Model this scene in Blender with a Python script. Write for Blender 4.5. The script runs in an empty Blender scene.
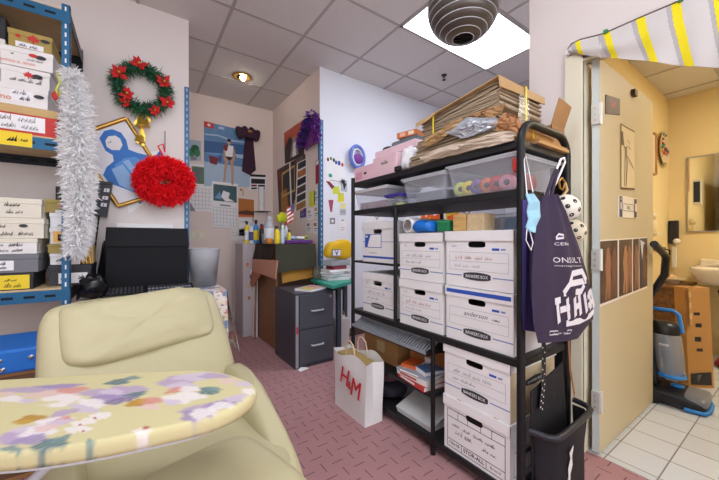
import bpy, bmesh, math, random
from mathutils import Vector, Matrix
SC = bpy.context.scene
COL = SC.collection
V = Vector
PI = math.pi
# ---------------------------------------------------------------- camera numbers (level 16 mm lens, eye height 1.1 m)
FPX, CX, CY, EYE, YAW = 319.6, 359.5, 240.0, 1.1, math.radians(34.9)
CS, SN = math.cos(YAW), math.sin(YAW)
def ray(x, y):
    u = (x - CX) / FPX; v = (CY - y) / FPX
    return V((u * CS + SN, CS - u * SN, v))
def PX(x, y, X): r = ray(x, y); t = X / r.x; return V((X, r.y * t, EYE + r.z * t))
def PY(x, y, Y): r = ray(x, y); t = Y / r.y; return V((r.x * t, Y, EYE + r.z * t))
def PZ(x, y, Z): r = ray(x, y); t = (Z - EYE) / r.z; return V((r.x * t, r.y * t, Z))
def PA(axis, val, x, y): return PX(x, y, val) if axis == 'X' else PY(x, y, val)
def camw(r, d): return (r * CS + d * SN, -r * SN + d * CS)
# ---------------------------------------------------------------- materials
def lin(h):
    if isinstance(h, str):
        h = h.lstrip('#'); c = [int(h[i:i+2], 16) / 255 for i in (0, 2, 4)]
    else: c = h
    return tuple((x / 12.92 if x <= .04045 else ((x + .055) / 1.055) ** 2.4) for x in c) + (1,)
class NT:
    def __init__(s, name):
        s.m = bpy.data.materials.new(name); s.m.use_nodes = True
        s.t = s.m.node_tree; s.n = s.t.nodes; s.l = s.t.links
        s.p = s.n['Principled BSDF']
    def add(s, ty, **kw):
        n = s.n.new(ty)
        for k, v in kw.items():
            if k in n.inputs: n.inputs[k].default_value = v
            else: setattr(n, k, v)
        return n
    def link(s, a, b): s.l.new(a, b)
    def math(s, op, a, b=None):
        n = s.n.new('ShaderNodeMath'); n.operation = op
        for i, x in enumerate((a, b)):
            if x is None: continue
            if isinstance(x, (int, float)): n.inputs[i].default_value = x
            else: s.l.new(x, n.inputs[i])
        return n.outputs[0]
MATS = {}
def mat(name, col, rough=.6, metal=0, var=.06, vscale=6, bump=0, bscale=40, spec=.4, alpha=1, trans=0, emit=None, es=0):
    if name in MATS: return MATS[name]
    t = NT(name); p = t.p; c = lin(col)
    p.inputs['Roughness'].default_value = rough; p.inputs['Metallic'].default_value = metal
    p.inputs['Specular IOR Level'].default_value = spec
    p.inputs['Base Color'].default_value = c
    tc = None
    if var or bump: tc = t.add('ShaderNodeTexCoord')
    if var:
        nz = t.add('ShaderNodeTexNoise', Scale=vscale, Detail=4.0); t.link(tc.outputs['Object'], nz.inputs['Vector'])
        mx = t.add('ShaderNodeMix', data_type='RGBA'); t.link(nz.outputs['Fac'], mx.inputs['Factor'])
        mx.inputs['A'].default_value = tuple(x * (1 - var) for x in c[:3]) + (1,)
        mx.inputs['B'].default_value = tuple(min(1, x * (1 + var)) for x in c[:3]) + (1,)
        t.link(mx.outputs['Result'], p.inputs['Base Color'])
    if bump:
        n2 = t.add('ShaderNodeTexNoise', Scale=bscale, Detail=3.0); t.link(tc.outputs['Object'], n2.inputs['Vector'])
        b = t.add('ShaderNodeBump', Strength=min(1, bump), Distance=.01); t.link(n2.outputs['Fac'], b.inputs['Height'])
        t.link(b.outputs['Normal'], p.inputs['Normal'])
    if trans: p.inputs['Transmission Weight'].default_value = trans
    if alpha < 1: p.inputs['Alpha'].default_value = alpha
    if emit:
        p.inputs['Emission Color'].default_value = lin(emit); p.inputs['Emission Strength'].default_value = es
    MATS[name] = t.m; return t.m
def plastic_clear(name, col, a=.45):
    if name in MATS: return MATS[name]
    t = NT(name); p = t.p; p.inputs['Base Color'].default_value = lin(col); p.inputs['Roughness'].default_value = .25
    tr = t.add('ShaderNodeBsdfTransparent'); tr.inputs['Color'].default_value = lin('#f4f6fa')
    mx = t.add('ShaderNodeMixShader'); mx.inputs[0].default_value = a
    t.link(tr.outputs[0], mx.inputs[1]); t.link(p.outputs[0], mx.inputs[2])
    t.link(mx.outputs[0], t.n['Material Output'].inputs['Surface']); MATS[name] = t.m; return t.m
def wood(name, c1, c2, scale=3, axis='X', rough=.45, dist=4):
    t = NT(name); tc = t.add('ShaderNodeTexCoord'); mp = t.add('ShaderNodeMapping')
    mp.inputs['Scale'].default_value = {'X': (.25, 2, 2), 'Y': (2, .25, 2), 'Z': (2, 2, .25)}[axis]
    t.link(tc.outputs['Object'], mp.inputs['Vector'])
    nz = t.add('ShaderNodeTexNoise', Scale=scale * 3, Detail=6.0, Distortion=float(dist) * .3)
    t.link(mp.outputs[0], nz.inputs['Vector'])
    mx = t.add('ShaderNodeMix', data_type='RGBA'); mx.inputs['A'].default_value = lin(c1); mx.inputs['B'].default_value = lin(c2)
    cr = t.add('ShaderNodeMapRange'); cr.inputs[1].default_value = .35; cr.inputs[2].default_value = .65
    t.link(nz.outputs['Fac'], cr.inputs[0]); t.link(cr.outputs[0], mx.inputs['Factor'])
    t.link(mx.outputs['Result'], t.p.inputs['Base Color']); t.p.inputs['Roughness'].default_value = rough
    MATS[name] = t.m; return t.m
def layered(name, c1, c2, freq, axis='Z', rough=.85):
    "corrugated board seen edge-on: thin layers"
    t = NT(name); tc = t.add('ShaderNodeTexCoord'); sp = t.add('ShaderNodeSeparateXYZ'); t.link(tc.outputs['Object'], sp.inputs[0])
    nz = t.add('ShaderNodeTexNoise', Scale=5.0); t.link(tc.outputs['Object'], nz.inputs['Vector'])
    a = t.math('MULTIPLY', sp.outputs[axis], freq); a = t.math('ADD', a, t.math('MULTIPLY', nz.outputs['Fac'], 2.0))
    a = t.math('SINE', a); a = t.math('MULTIPLY', a, .5); a = t.math('ADD', a, .5)
    mx = t.add('ShaderNodeMix', data_type='RGBA'); mx.inputs['A'].default_value = lin(c1); mx.inputs['B'].default_value = lin(c2)
    t.link(a, mx.inputs['Factor']); t.link(mx.outputs['Result'], t.p.inputs['Base Color']); t.p.inputs['Roughness'].default_value = rough
    MATS[name] = t.m; return t.m
def floral(name, base, cols, scale=6, seed=0):
    "big soft painted flowers: voronoi cells, each with its own colour and ragged petals"
    t = NT(name); tc = t.add('ShaderNodeTexCoord')
    mp = t.add('ShaderNodeMapping'); mp.inputs['Location'].default_value = (seed, seed * 1.7, 0); t.link(tc.outputs['Object'], mp.inputs[0])
    nz = t.add('ShaderNodeTexNoise', Scale=scale * 1.3, Detail=3.0); t.link(mp.outputs[0], nz.inputs['Vector'])
    vm = t.add('ShaderNodeVectorMath', operation='MULTIPLY_ADD'); t.link(nz.outputs['Color'], vm.inputs[0]); vm.inputs[1].default_value = (.16, .16, .16); t.link(mp.outputs[0], vm.inputs[2])
    cur = None; c = lin(base)
    last = None
    for i, (col, sc, thr, edge) in enumerate(cols):
        m2 = t.add('ShaderNodeMapping'); m2.inputs['Location'].default_value = (i * 3.1 + seed, i * 1.3, i * .77); t.link(vm.outputs[0], m2.inputs[0])
        vo = t.add('ShaderNodeTexVoronoi', Scale=sc, feature='SMOOTH_F1'); t.link(m2.outputs[0], vo.inputs['Vector'])
        mr = t.add('ShaderNodeMapRange'); mr.inputs[1].default_value = thr; mr.inputs[2].default_value = thr - edge
        t.link(vo.outputs['Distance'], mr.inputs[0])
        mx = t.add('ShaderNodeMix', data_type='RGBA'); t.link(mr.outputs[0], mx.inputs['Factor'])
        if last is None: mx.inputs['A'].default_value = c
        else: t.link(last, mx.inputs['A'])
        mx.inputs['B'].default_value = lin(col); last = mx.outputs['Result']
    t.link(last, t.p.inputs['Base Color']); t.p.inputs['Roughness'].default_value = .75
    MATS[name] = t.m; return t.m
# ---------------------------------------------------------------- mesh builder
ORG = {}
_txt = {}
def text_geo(s, bold=0.0, shear=0.0):
    k = (s, bold, shear)
    if k in _txt: return _txt[k]
    cu = bpy.data.curves.new('t', 'FONT'); cu.body = s; cu.size = 1; cu.offset = bold; cu.shear = shear; cu.resolution_u = 2
    o = bpy.data.objects.new('t', cu); COL.objects.link(o)
    dg = bpy.context.evaluated_depsgraph_get(); me = o.evaluated_get(dg).to_mesh()
    vs = [v.co.copy() for v in me.vertices]; fs = [tuple(p.vertices) for p in me.polygons]
    bpy.data.objects.remove(o); bpy.data.curves.remove(cu)
    x0 = min((v.x for v in vs), default=0); x1 = max((v.x for v in vs), default=1); y1 = max((v.y for v in vs), default=1)
    _txt[k] = (vs, fs, x0, x1, y1); return _txt[k]
class B:
    def __init__(s, T=None): s.v = []; s.f = []; s.fm = []; s.sm = []; s.mats = []; s.T = T
    def mi(s, m):
        if m not in s.mats: s.mats.append(m)
        return s.mats.index(m)
    def add(s, vs, fs, m, smooth=False):
        o = len(s.v); k = s.mi(m)
        s.v += [(s.T @ V(x)) if s.T else V(x) for x in vs]
        for f in fs: s.f.append(tuple(i + o for i in f)); s.fm.append(k); s.sm.append(smooth)
        return s
    def bm(s, bm, m, smooth=False):
        bm.verts.index_update(); s.add([v.co.copy() for v in bm.verts], [[v.index for v in f.verts] for f in bm.faces], m, smooth); bm.free(); return s
    def box(s, x0, x1, y0, y1, z0, z1, m, bev=0, seg=2):
        bm = bmesh.new(); bmesh.ops.create_cube(bm, size=1)
        for v in bm.verts: v.co = V(((x0+x1)/2 + v.co.x*(x1-x0), (y0+y1)/2 + v.co.y*(y1-y0), (z0+z1)/2 + v.co.z*(z1-z0)))
        if bev: bmesh.ops.bevel(bm, geom=bm.edges[:], offset=bev, segments=seg, affect='EDGES', profile=.5)
        return s.bm(bm, m)
    def hexa(s, p, m):
        "8 points: bottom ring then top ring"
        return s.add(p, [(3,2,1,0),(4,5,6,7),(0,1,5,4),(1,2,6,5),(2,3,7,6),(3,0,4,7)], m)
    def prism(s, pts, vec, m, mside=None, smooth=False):
        n = len(pts); vec = V(vec); a = [V(p) for p in pts]; b = [p + vec for p in a]
        s.add(a + b, [tuple(range(n)), tuple(range(2*n-1, n-1, -1))], m)
        s.add(a + b, [(i, i+n, (i+1) % n + n, (i+1) % n) for i in range(n)], mside or m, smooth); return s
    def poly(s, pts, m): return s.add(pts, [tuple(range(len(pts)))], m)
    def ring(s, c, ax, r, n):
        ax = V(ax).normalized(); u = ax.orthogonal().normalized(); w = ax.cross(u)
        return [V(c) + u*r*math.cos(2*PI*i/n) + w*r*math.sin(2*PI*i/n) for i in range(n)]
    def cyl(s, p0, p1, r0, m, r1=None, n=14, caps=True, mcap=None):
        p0 = V(p0); p1 = V(p1); r1 = r0 if r1 is None else r1; ax = p1 - p0
        vs = s.ring(p0, ax, r0, n) + s.ring(p1, ax, r1, n)
        s.add(vs, [(i, (i+1) % n, (i+1) % n + n, i+n) for i in range(n)], m, True)
        if caps: s.add(vs, [tuple(range(n-1, -1, -1)), tuple(range(n, 2*n))], mcap or m)
        return s
    def tube(s, pts, r, m, n=8, closed=False, r1=None):
        pts = [V(p) for p in pts]; k = len(pts); vs = []; up = None
        for i, p in enumerate(pts):
            a = pts[i-1] if (i or closed) else p; b = pts[(i+1) % k] if (i < k-1 or closed) else p
            d = (b - a).normalized()
            if up is None: up = d.orthogonal().normalized()
            up = (up - d*up.dot(d)); up = up.normalized() if up.length > 1e-6 else d.orthogonal().normalized()
            w = d.cross(up); rr = r if r1 is None else r + (r1 - r)*i/max(1, k-1)
            vs += [p + up*rr*math.cos(2*PI*j/n) + w*rr*math.sin(2*PI*j/n) for j in range(n)]
        fs = []
        for i in range(k if closed else k-1):
            a = i*n; b = ((i+1) % k)*n
            fs += [(a+j, a+(j+1) % n, b+(j+1) % n, b+j) for j in range(n)]
        s.add(vs, fs, m, True)
        if not closed: s.add(vs, [tuple(range(n-1, -1, -1)), tuple(range((k-1)*n, k*n))], m)
        return s
    def lathe(s, c, prof, m, n=20, ax=(0,0,1), sx=1, sy=1, smooth=True, caps=True):
        c = V(c); ax = V(ax).normalized()
        if abs(ax.z) > .99: u = V((1,0,0)); w = V((0,1,0))*(1 if ax.z > 0 else -1)
        else: u = ax.orthogonal().normalized(); w = ax.cross(u)
        vs = []
        for r, z in prof: vs += [c + ax*z + u*r*sx*math.cos(2*PI*i/n) + w*r*sy*math.sin(2*PI*i/n) for i in range(n)]
        fs = []
        for k in range(len(prof)-1): fs += [(k*n+i, k*n+(i+1) % n, (k+1)*n+(i+1) % n, (k+1)*n+i) for i in range(n)]
        s.add(vs, fs, m, smooth)
        if caps and prof[0][0] > 1e-5: s.add(vs, [tuple(range(n-1, -1, -1))], m)
        if caps and prof[-1][0] > 1e-5: s.add(vs, [tuple(range((len(prof)-1)*n, len(prof)*n))], m)
        return s
    def soft(s, c, ax, half, m, e1=.35, e2=.35, nu=18, nv=28, fn=None):
        "rounded cushion / blob (superellipsoid); ax = three axis vectors, fn(local unit point) may bend it"
        c = V(c); ax = [V(a) for a in ax]; vs = []; fs = []
        pw = lambda x, e: math.copysign(abs(x)**e, x)
        for i in range(nu+1):
            a = -PI/2 + PI*i/nu
            for j in range(nv):
                b = 2*PI*j/nv
                p = V((pw(math.cos(a), e1)*pw(math.cos(b), e2), pw(math.cos(a), e1)*pw(math.sin(b), e2), pw(math.sin(a), e1)))
                q = V((p.x*half[0], p.y*half[1], p.z*half[2]))
                if fn: q = fn(p, q)
                vs.append(c + ax[0]*q.x + ax[1]*q.y + ax[2]*q.z)
        for i in range(nu):
            for j in range(nv): fs.append((i*nv+j, i*nv+(j+1) % nv, (i+1)*nv+(j+1) % nv, (i+1)*nv+j))
        return s.add(vs, fs, m, True)
    def ball(s, c, r, m, n=14): return s.soft(c, ((1,0,0),(0,1,0),(0,0,1)), (r, r, r) if not hasattr(r, '__len__') else r, m, 1, 1, max(6, n//2+2), n)
    def ribbon(s, pts, w, nrm, m):
        nrm = V(nrm); pts = [V(p) for p in pts]; vs = []
        for i, p in enumerate(pts):
            d = (pts[min(i+1, len(pts)-1)] - pts[max(i-1, 0)]);
            d = d.normalized() if d.length > 1e-9 else V((0,0,1))
            t = d.cross(nrm).normalized()*w/2; vs += [p - t, p + t]
        return s.add(vs, [(2*i, 2*i+1, 2*i+3, 2*i+2) for i in range(len(pts)-1)], m)
    def text(s, str_, o, xd, yd, size, m, bold=0.0, shear=0.0, width=None, center=True):
        vs, fs, x0, x1, y1 = text_geo(str_, bold, shear); xd = V(xd).normalized(); yd = V(yd).normalized()
        k = size/.72; kx = k if width is None else width/(x1-x0)
        sh = (x0+x1)/2 if center else x0
        return s.add([V(o) + xd*(v.x-sh)*kx + yd*v.y*k for v in vs], fs, m)
    def scribble(s, o, xd, yd, w, h, m, seed=1, lw=.0016, words=2):
        rnd = random.Random(seed); o = V(o); xd = V(xd).normalized(); yd = V(yd).normalized(); nrm = xd.cross(yd); x = 0
        for k in range(words):
            ww = w/words*rnd.uniform(.6, .85); n = max(5, int(ww/h*5)); pts = []
            for i in range(n*2+1):
                t = i/(n*2); y = (h*rnd.uniform(.35, 1.0) if i % 2 else h*rnd.uniform(0, .2)) * (1 if rnd.random() < .85 else 1.5)
                pts.append(o + xd*(x + ww*t + (h*.15 if i % 2 else -h*.05)) + yd*y)
            s.ribbon(pts, lw, nrm, m); x += w/words
        return s
    def fluff(s, pts, r, n, ln, m, seed=1, w=.008, droop=.3, closed=False, shell=.35, lim=None):
        "feathers or needles standing out all round a path"
        rnd = random.Random(seed); pts = [V(p) for p in pts]; k = len(pts); vs = []; fs = []
        for i in range(n):
            t = rnd.random()*(k if closed else k-1); a = int(t) % k; b = (a+1) % k; f = t-int(t)
            c = pts[a].lerp(pts[b], f); ax = (pts[b]-pts[a]).normalized(); u = ax.orthogonal().normalized(); q = ax.cross(u); g = rnd.uniform(0, 2*PI)
            d = (u*math.cos(g)+q*math.sin(g) + ax*rnd.uniform(-.8, .8) + V((0,0,-droop*rnd.random()))).normalized()
            rr = r(t/(k if closed else k-1)) if callable(r) else r
            p0 = c + d*rr*rnd.uniform(shell, 1); L = ln*rnd.uniform(.5, 1.2); p1 = p0 + d*L*.55 ; p2 = p0 + d*L + V((rnd.uniform(-.3,.3)*L, rnd.uniform(-.3,.3)*L, rnd.uniform(-.5,.2)*L))
            sd = d.cross(V((rnd.uniform(-1,1), rnd.uniform(-1,1), rnd.uniform(-1,1)))).normalized()*w*rnd.uniform(.5, 1)
            o = len(vs); vs += [p0 - sd*.4, p0 + sd*.4, p1 + sd, p1 - sd, p2]
            fs += [(o, o+1, o+2, o+3), (o+3, o+2, o+4)]
        if lim: vs = [V(tuple(min(q, lim[1]) if i == lim[0] else q for i, q in enumerate(v))) for v in vs]
        return s.add(vs, fs, m)
    def build(s, name, parent=None, label=None):
        if parent is not None: og = ORG[parent.name]
        else:
            xs = [v.x for v in s.v]; ys = [v.y for v in s.v]; og = V(((min(xs)+max(xs))/2, (min(ys)+max(ys))/2, min(v.z for v in s.v)))
        me = bpy.data.meshes.new(name); me.from_pydata([v - og for v in s.v], [], s.f)
        for m in s.mats: me.materials.append(m)
        me.polygons.foreach_set('material_index', s.fm); me.polygons.foreach_set('use_smooth', s.sm); me.update()
        o = bpy.data.objects.new(name, me); COL.objects.link(o)
        if parent is not None: o.parent = parent
        else: o.location = og
        ORG[o.name] = og
        if label: o['label'] = label
        return o
def tag(o, label, cat, group=None):
    o['label'] = label; o['category'] = cat
    if group: o['group'] = group
    return o
def thing(name, label, cat, loc, group=None):
    o = bpy.data.objects.new(name, None); COL.objects.link(o); o.location = loc; o.empty_display_size = .05
    ORG[o.name] = V(loc); return tag(o, label, cat, group)
def struct(b, name, parent=None):
    o = b.build(name, parent)
    if parent is None: o['kind'] = 'structure'
    return o
def copy_tree(o, loc, label=None):
    r = o.copy(); COL.objects.link(r); r.location = loc; ORG[r.name] = V(loc)
    if label: r['label'] = label
    for ch in list(o.children):
        c = ch.copy(); COL.objects.link(c); c.parent = r; ORG[c.name] = V(loc)
        for g in list(ch.children):
            d = g.copy(); COL.objects.link(d); d.parent = c
    return r
def frame(o, xd, yd, zd):
    m = Matrix.Identity(4)
    for i, a in enumerate((xd, yd, zd)):
        a = V(a)
        for j in range(3): m[j][i] = a[j]
    for j in range(3): m[j][3] = o[j]
    return m
def rotz(o, a): return Matrix.Translation(V(o)) @ Matrix.Rotation(a, 4, 'Z')
def card_mesh(axis, val, px, base, decor=(), th=.004, off=0, edge=None):
    "a flat sheet or board lying against the plane axis = val, its four corners given TL TR BR BL"
    nd = V((-1,0,0)) if axis == 'X' else V((0,-1,0)); fv = val - th - off
    c = [PA(axis, fv, *p) for p in px]; b = B(); b.prism(c, -nd*th, base, edge)
    def at(u, v, k=1): return (c[0].lerp(c[1], u)).lerp(c[3].lerp(c[2], u), v) + nd*.0009*k
    xd = (c[1]-c[0]).normalized(); yd = (c[0]-c[3]).normalized(); H = (c[0]-c[3]).length
    for i, d in enumerate(decor):
        k = 1 + i*.25; t = d[0]
        if t == 'r': b.poly([at(d[1], d[2], k), at(d[3], d[2], k), at(d[3], d[4], k), at(d[1], d[4], k)], d[5])
        elif t == 'p': b.poly([at(u, v, k) for u, v in d[1]], d[2])
        elif t == 'l': b.ribbon([at(u, v, k) for u, v in d[1]], d[2], nd, d[3])
        elif t == 't': b.text(d[1], at(d[2], d[3], k), xd, yd, d[4]*H, d[5], **(d[6] if len(d) > 6 else {}))
        elif t == 'e': b.poly([at(d[1]+d[3]*math.cos(a*PI/10), d[2]+d[4]*math.sin(a*PI/10), k) for a in range(20)], d[5])
        elif t == 's': b.scribble(at(d[1], d[2], k), xd, yd, d[3]*(c[1]-c[0]).length, d[4]*H, d[5], seed=d[6], words=d[7] if len(d) > 7 else 2, lw=d[8] if len(d) > 8 else .0022)
        elif t == 'g':
            u0, v0, u1, v1, nx, ny, lw, m = d[1:]
            for q in range(nx+1): uu = u0+(u1-u0)*q/nx; b.ribbon([at(uu, v0, k), at(uu, v1, k)], lw, nd, m)
            for q in range(ny+1): vv = v0+(v1-v0)*q/ny; b.ribbon([at(u0, vv, k), at(u1, vv, k)], lw, nd, m)
    return b
def card(name, label, cat, axis, val, px, base, decor=(), th=.004, group=None, off=0):
    return tag(card_mesh(axis, val, px, base, decor, th, off).build(name), label, cat, group)
def R4(x0, y0, x1, y1): return [(x0, y0), (x1, y0), (x1, y1), (x0, y1)]
# ---------------------------------------------------------------- palette
WHITE = mat('white_paper', '#f0eff0', .7); BLACK = mat('black_satin', '#16161a', .45); DARK = mat('dark_grey', '#2c2d33', .5)
INK = mat('ink', '#22222a', .7, var=0); REDINK = mat('red_ink', '#b23a3a', .7, var=0); BLUEINK = mat('blue_print', '#2f55b4', .6, var=0)
NAVY = mat('navy_print', '#4a5590', .6, var=0); GOLD = mat('gold_card', '#a8914a', .5, bump=.1); CREAMBOX = mat('cream_card', '#e2dccb', .7); WBOX = mat('white_card', '#e9e6e3', .65)
RED = mat('red_card', '#c5332c', .55); YELLOW = mat('yellow_card', '#f0d22e', .6); TAN = mat('tan_card', '#c8a873', .75); BROWN = mat('brown_card', '#a4794a', .8, bump=.05)
GREY = mat('mid_grey', '#83858b', .5); LGREY = mat('light_grey', '#b9bcc2', .5); STEEL = mat('steel', '#c3c5c8', .3, 1, var=.02); SILVER = mat('silver', '#b4b8bd', .35, .6)
BLUE = mat('blue_plastic', '#1b6fc9', .4); TEAL = mat('teal_plastic', '#2fa58f', .4); ORANGE = mat('orange_print', '#d96a35', .6); GREEN = mat('green_plastic', '#2f7d4a', .5)
PURPLE = mat('purple_plastic', '#5b2a7d', .45); PINK = mat('pink_card', '#ecc3ce', .55); MAROON = mat('maroon', '#7d2a3c', .6); LIME = mat('lime_note', '#d6e04a', .7); SKY = mat('sky_print', '#6f9fd0', .6)
SKIN = mat('skin_print', '#c69a82', .7); BRASS = mat('brass', '#c59a4e', .35, .8); CREAM = mat('cream_plastic', '#e8e0c8', .5)
# ================================================================ SETTING
H_CEIL = 2.97
def wall_mat(name, c): return mat(name, c, .75, var=.025, vscale=2.5, bump=.06, bscale=90, spec=.25)
W_WARM = wall_mat('wall_warm_white', '#e6deda'); W_ROSE = wall_mat('wall_rose_white', '#e9dad2'); W_COOL = wall_mat('wall_cool_white', '#e9ecf4'); W_CREAM = wall_mat('wall_cream', '#ecd7a2')
def carpet():
    t = NT('mauve_carpet'); g = t.add('ShaderNodeNewGeometry'); sp = t.add('ShaderNodeSeparateXYZ'); t.link(g.outputs['Position'], sp.inputs[0])
    S = .078; M = t.math
    ax = M('DIVIDE', sp.outputs[0], S); ay = M('DIVIDE', sp.outputs[1], S)
    ix = M('FLOOR', ax); iy = M('FLOOR', ay); fx = M('ABSOLUTE', M('SUBTRACT', M('SUBTRACT', ax, ix), .5)); fy = M('ABSOLUTE', M('SUBTRACT', M('SUBTRACT', ay, iy), .5))
    par = M('FLOORED_MODULO', M('ADD', ix, iy), 2.0)
    h = M('MULTIPLY', M('LESS_THAN', fx, .40), M('LESS_THAN', fy, .036)); v = M('MULTIPLY', M('LESS_THAN', fy, .40), M('LESS_THAN', fx, .034))
    d = M('ADD', M('MULTIPLY', h, par), M('MULTIPLY', v, M('SUBTRACT', 1.0, par)))
    nz = t.add('ShaderNodeTexNoise', Scale=4.0, Detail=5.0); t.link(g.outputs['Position'], nz.inputs['Vector'])
    n2 = t.add('ShaderNodeTexNoise', Scale=220.0, Detail=2.0); t.link(g.outputs['Position'], n2.inputs['Vector'])
    a = t.add('ShaderNodeMix', data_type='RGBA'); a.inputs['A'].default_value = lin('#9c7072'); a.inputs['B'].default_value = lin('#bc9090'); t.link(M('ADD', M('MULTIPLY', nz.outputs['Fac'], .5), M('MULTIPLY', n2.outputs['Fac'], .5)), a.inputs['Factor'])
    b = t.add('ShaderNodeMix', data_type='RGBA'); t.link(a.outputs['Result'], b.inputs['A']); b.inputs['B'].default_value = lin('#4a3038'); t.link(M('MULTIPLY', d, .7), b.inputs['Factor'])
    t.link(b.outputs['Result'], t.p.inputs['Base Color']); t.p.inputs['Roughness'].default_value = .9
    bp = t.add('ShaderNodeBump', Strength=.5, Distance=.004); t.link(n2.outputs['Fac'], bp.inputs['Height']); t.link(bp.outputs[0], t.p.inputs['Normal']); return t.m
def tilefloor():
    t = NT('bathroom_tile'); g = t.add('ShaderNodeNewGeometry'); mp = t.add('ShaderNodeMapping'); t.link(g.outputs['Position'], mp.inputs[0])
    mp.inputs['Location'].default_value = (-1.975, -.42, 0)
    br = t.add('ShaderNodeTexBrick', offset=0.0, squash=1.0); t.link(mp.outputs[0], br.inputs['Vector'])
    br.inputs['Scale'].default_value = 1; br.inputs['Brick Width'].default_value = .195; br.inputs['Row Height'].default_value = .195; br.inputs['Mortar Size'].default_value = .003
    br.inputs['Color1'].default_value = lin('#cfd2d6'); br.inputs['Color2'].default_value = lin('#c2c6ca'); br.inputs['Mortar'].default_value = lin('#7d776f')
    t.link(br.outputs['Color'], t.p.inputs['Base Color']); t.p.inputs['Roughness'].default_value = .35; return t.m
def ceil_mat():
    t = NT('ceiling_tile'); g = t.add('ShaderNodeNewGeometry'); n = t.add('ShaderNodeTexNoise', Scale=130.0, Detail=3.0); t.link(g.outputs['Position'], n.inputs['Vector'])
    mx = t.add('ShaderNodeMix', data_type='RGBA'); mr = t.add('ShaderNodeMapRange'); mr.inputs[1].default_value = .38; mr.inputs[2].default_value = .6
    t.link(n.outputs['Fac'], mr.inputs[0]); t.link(mr.outputs[0], mx.inputs['Factor']); mx.inputs['A'].default_value = lin('#d4d0cd'); mx.inputs['B'].default_value = lin('#e6e2df')
    t.link(mx.outputs['Result'], t.p.inputs['Base Color']); t.p.inputs['Roughness'].default_value = .9; return t.m
CEILM = ceil_mat(); GRID = mat('ceiling_grid', '#b5b0ad', .6, var=.02)
XL, XR, YB, YF, YR = -1.75, 5.2, -2.2, 3.07, 4.515
AX = 1.62
struct(B().box(XL, 1.93, YB, YR+.05, -.05, 0, carpet()).box(1.93, XR, .93, YF, -.05, 0, MATS.get('x') or bpy.data.materials['mauve_carpet']), 'floor')
struct(B().box(1.93, 4.6, -1.3, .93, -.05, 0.002, tilefloor()), 'floor_bathroom')
struct(B().box(XL, XR, YB, YR+.05, H_CEIL, H_CEIL+.05, CEILM), 'ceiling')
struct(B().box(1.98, 4.6, -1.3, .9, 2.57, 2.62, CEILM), 'ceiling_bathroom')
g = B()
for i in range(-3, 9):
    x = 1.884 + .6255*(i-3)
    if XL < x < XR: g.box(x-.012, x+.012, YB, YR if .37 < x < 1.6 else YF, H_CEIL-.004, H_CEIL, GRID)
for i in range(-8, 5):
    y = 2.085 + .6085*i
    if y > YF: g.box(.365, AX, y-.012, y+.012, H_CEIL-.0035, H_CEIL, GRID)
    elif y > YB: g.box(XL, XR, y-.012, y+.012, H_CEIL-.0035, H_CEIL, GRID)
struct(g, 'trim_1')
g = B()
for x in (2.55, 3.16, 3.77, 4.38): g.box(x-.012, x+.012, -1.3, .9, 2.566, 2.57, GRID)
for y in (-.7, -.1, .5): g.box(1.98, 4.57, y-.012, y+.012, 2.5665, 2.57, GRID)
struct(g, 'trim_2')
struct(B().box(XL, .365, YF, YR+.05, 0, H_CEIL, W_WARM), 'wall_front_left')
struct(B().box(AX, XR, YF, YR+.05, 0, H_CEIL, W_COOL).box(AX-.0005, AX+.001, YF+.001, YR, 0, H_CEIL, W_ROSE), 'wall_front_right')
struct(B().box(.365, AX, YR, YR+.05, 0, H_CEIL, W_ROSE), 'wall_recess_back')
struct(B().box(XL-.05, XL, YB, YR, 0, H_CEIL, W_WARM), 'wall_left')
w = B(); wx0, wx1, wz0, wz1 = -1.55, 1.7, .45, 2.7
for a in ((XL, wx0, 0, H_CEIL), (wx1, 1.98, 0, H_CEIL), (wx0, wx1, 0, wz0), (wx0, wx1, wz1, H_CEIL)): w.box(a[0], a[1], YB-.08, YB, a[2], a[3], W_WARM)
struct(w, 'wall_rear')
w = B(); ALU = mat('added_window_frame', '#c8ccd0', .4, .3)
for a in ((wx0, wx0+.05, wz0, wz1), (wx1-.05, wx1, wz0, wz1), (.05, .10, wz0, wz1), (wx0, wx1, wz0, wz0+.05), (wx0, wx1, wz1-.05, wz1)): w.box(a[0], a[1], YB-.07, YB-.02, a[2], a[3], ALU)
wn = struct(w, 'added_window_1'); B().box(wx0, wx1, YB-.048, YB-.042, wz0, wz1, plastic_clear('added_window_glass', '#eef4f6', .06)).build('added_window_pane', wn)  # unseen window added behind the camera to let in frontal fill
al = bpy.data.lights.new('frontal_fill', 'AREA'); al.shape = 'RECTANGLE'; al.size = wx1-wx0; al.size_y = wz1-wz0; al.energy = 52; al.color = (1, .985, .96)
ao = bpy.data.objects.new('frontal_fill', al); COL.objects.link(ao); ao.location = ((wx0+wx1)/2, YB-.15, (wz0+wz1)/2); ao.rotation_euler = (PI/2, 0, 0)  # area lamp added outside it to flatten the light and reach the recess
struct(B().box(XR, XR+.05, .9, YF, 0, H_CEIL, W_COOL), 'wall_far_right')
w = B(); w.box(1.895, 1.98, .75, .97, 0, H_CEIL, W_WARM).box(1.895, 1.98, -.25, .75, 2.045, H_CEIL, W_WARM).box(1.895, 1.98, YB, -.25, 0, H_CEIL, W_WARM)
struct(w, 'wall_right')
struct(B().box(1.98, XR, .9, .97, 0, H_CEIL, W_WARM), 'wall_partition')
struct(B().box(4.57, 4.62, -1.3, .9, 0, 2.62, W_CREAM), 'wall_bathroom_back')
struct(B().box(1.98, 4.57, .893, .9, 0, 2.57, W_CREAM), 'wall_bathroom_left')
struct(B().box(1.98, 4.57, -1.35, -1.3, 0, 2.62, W_CREAM), 'wall_bathroom_right')
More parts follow.
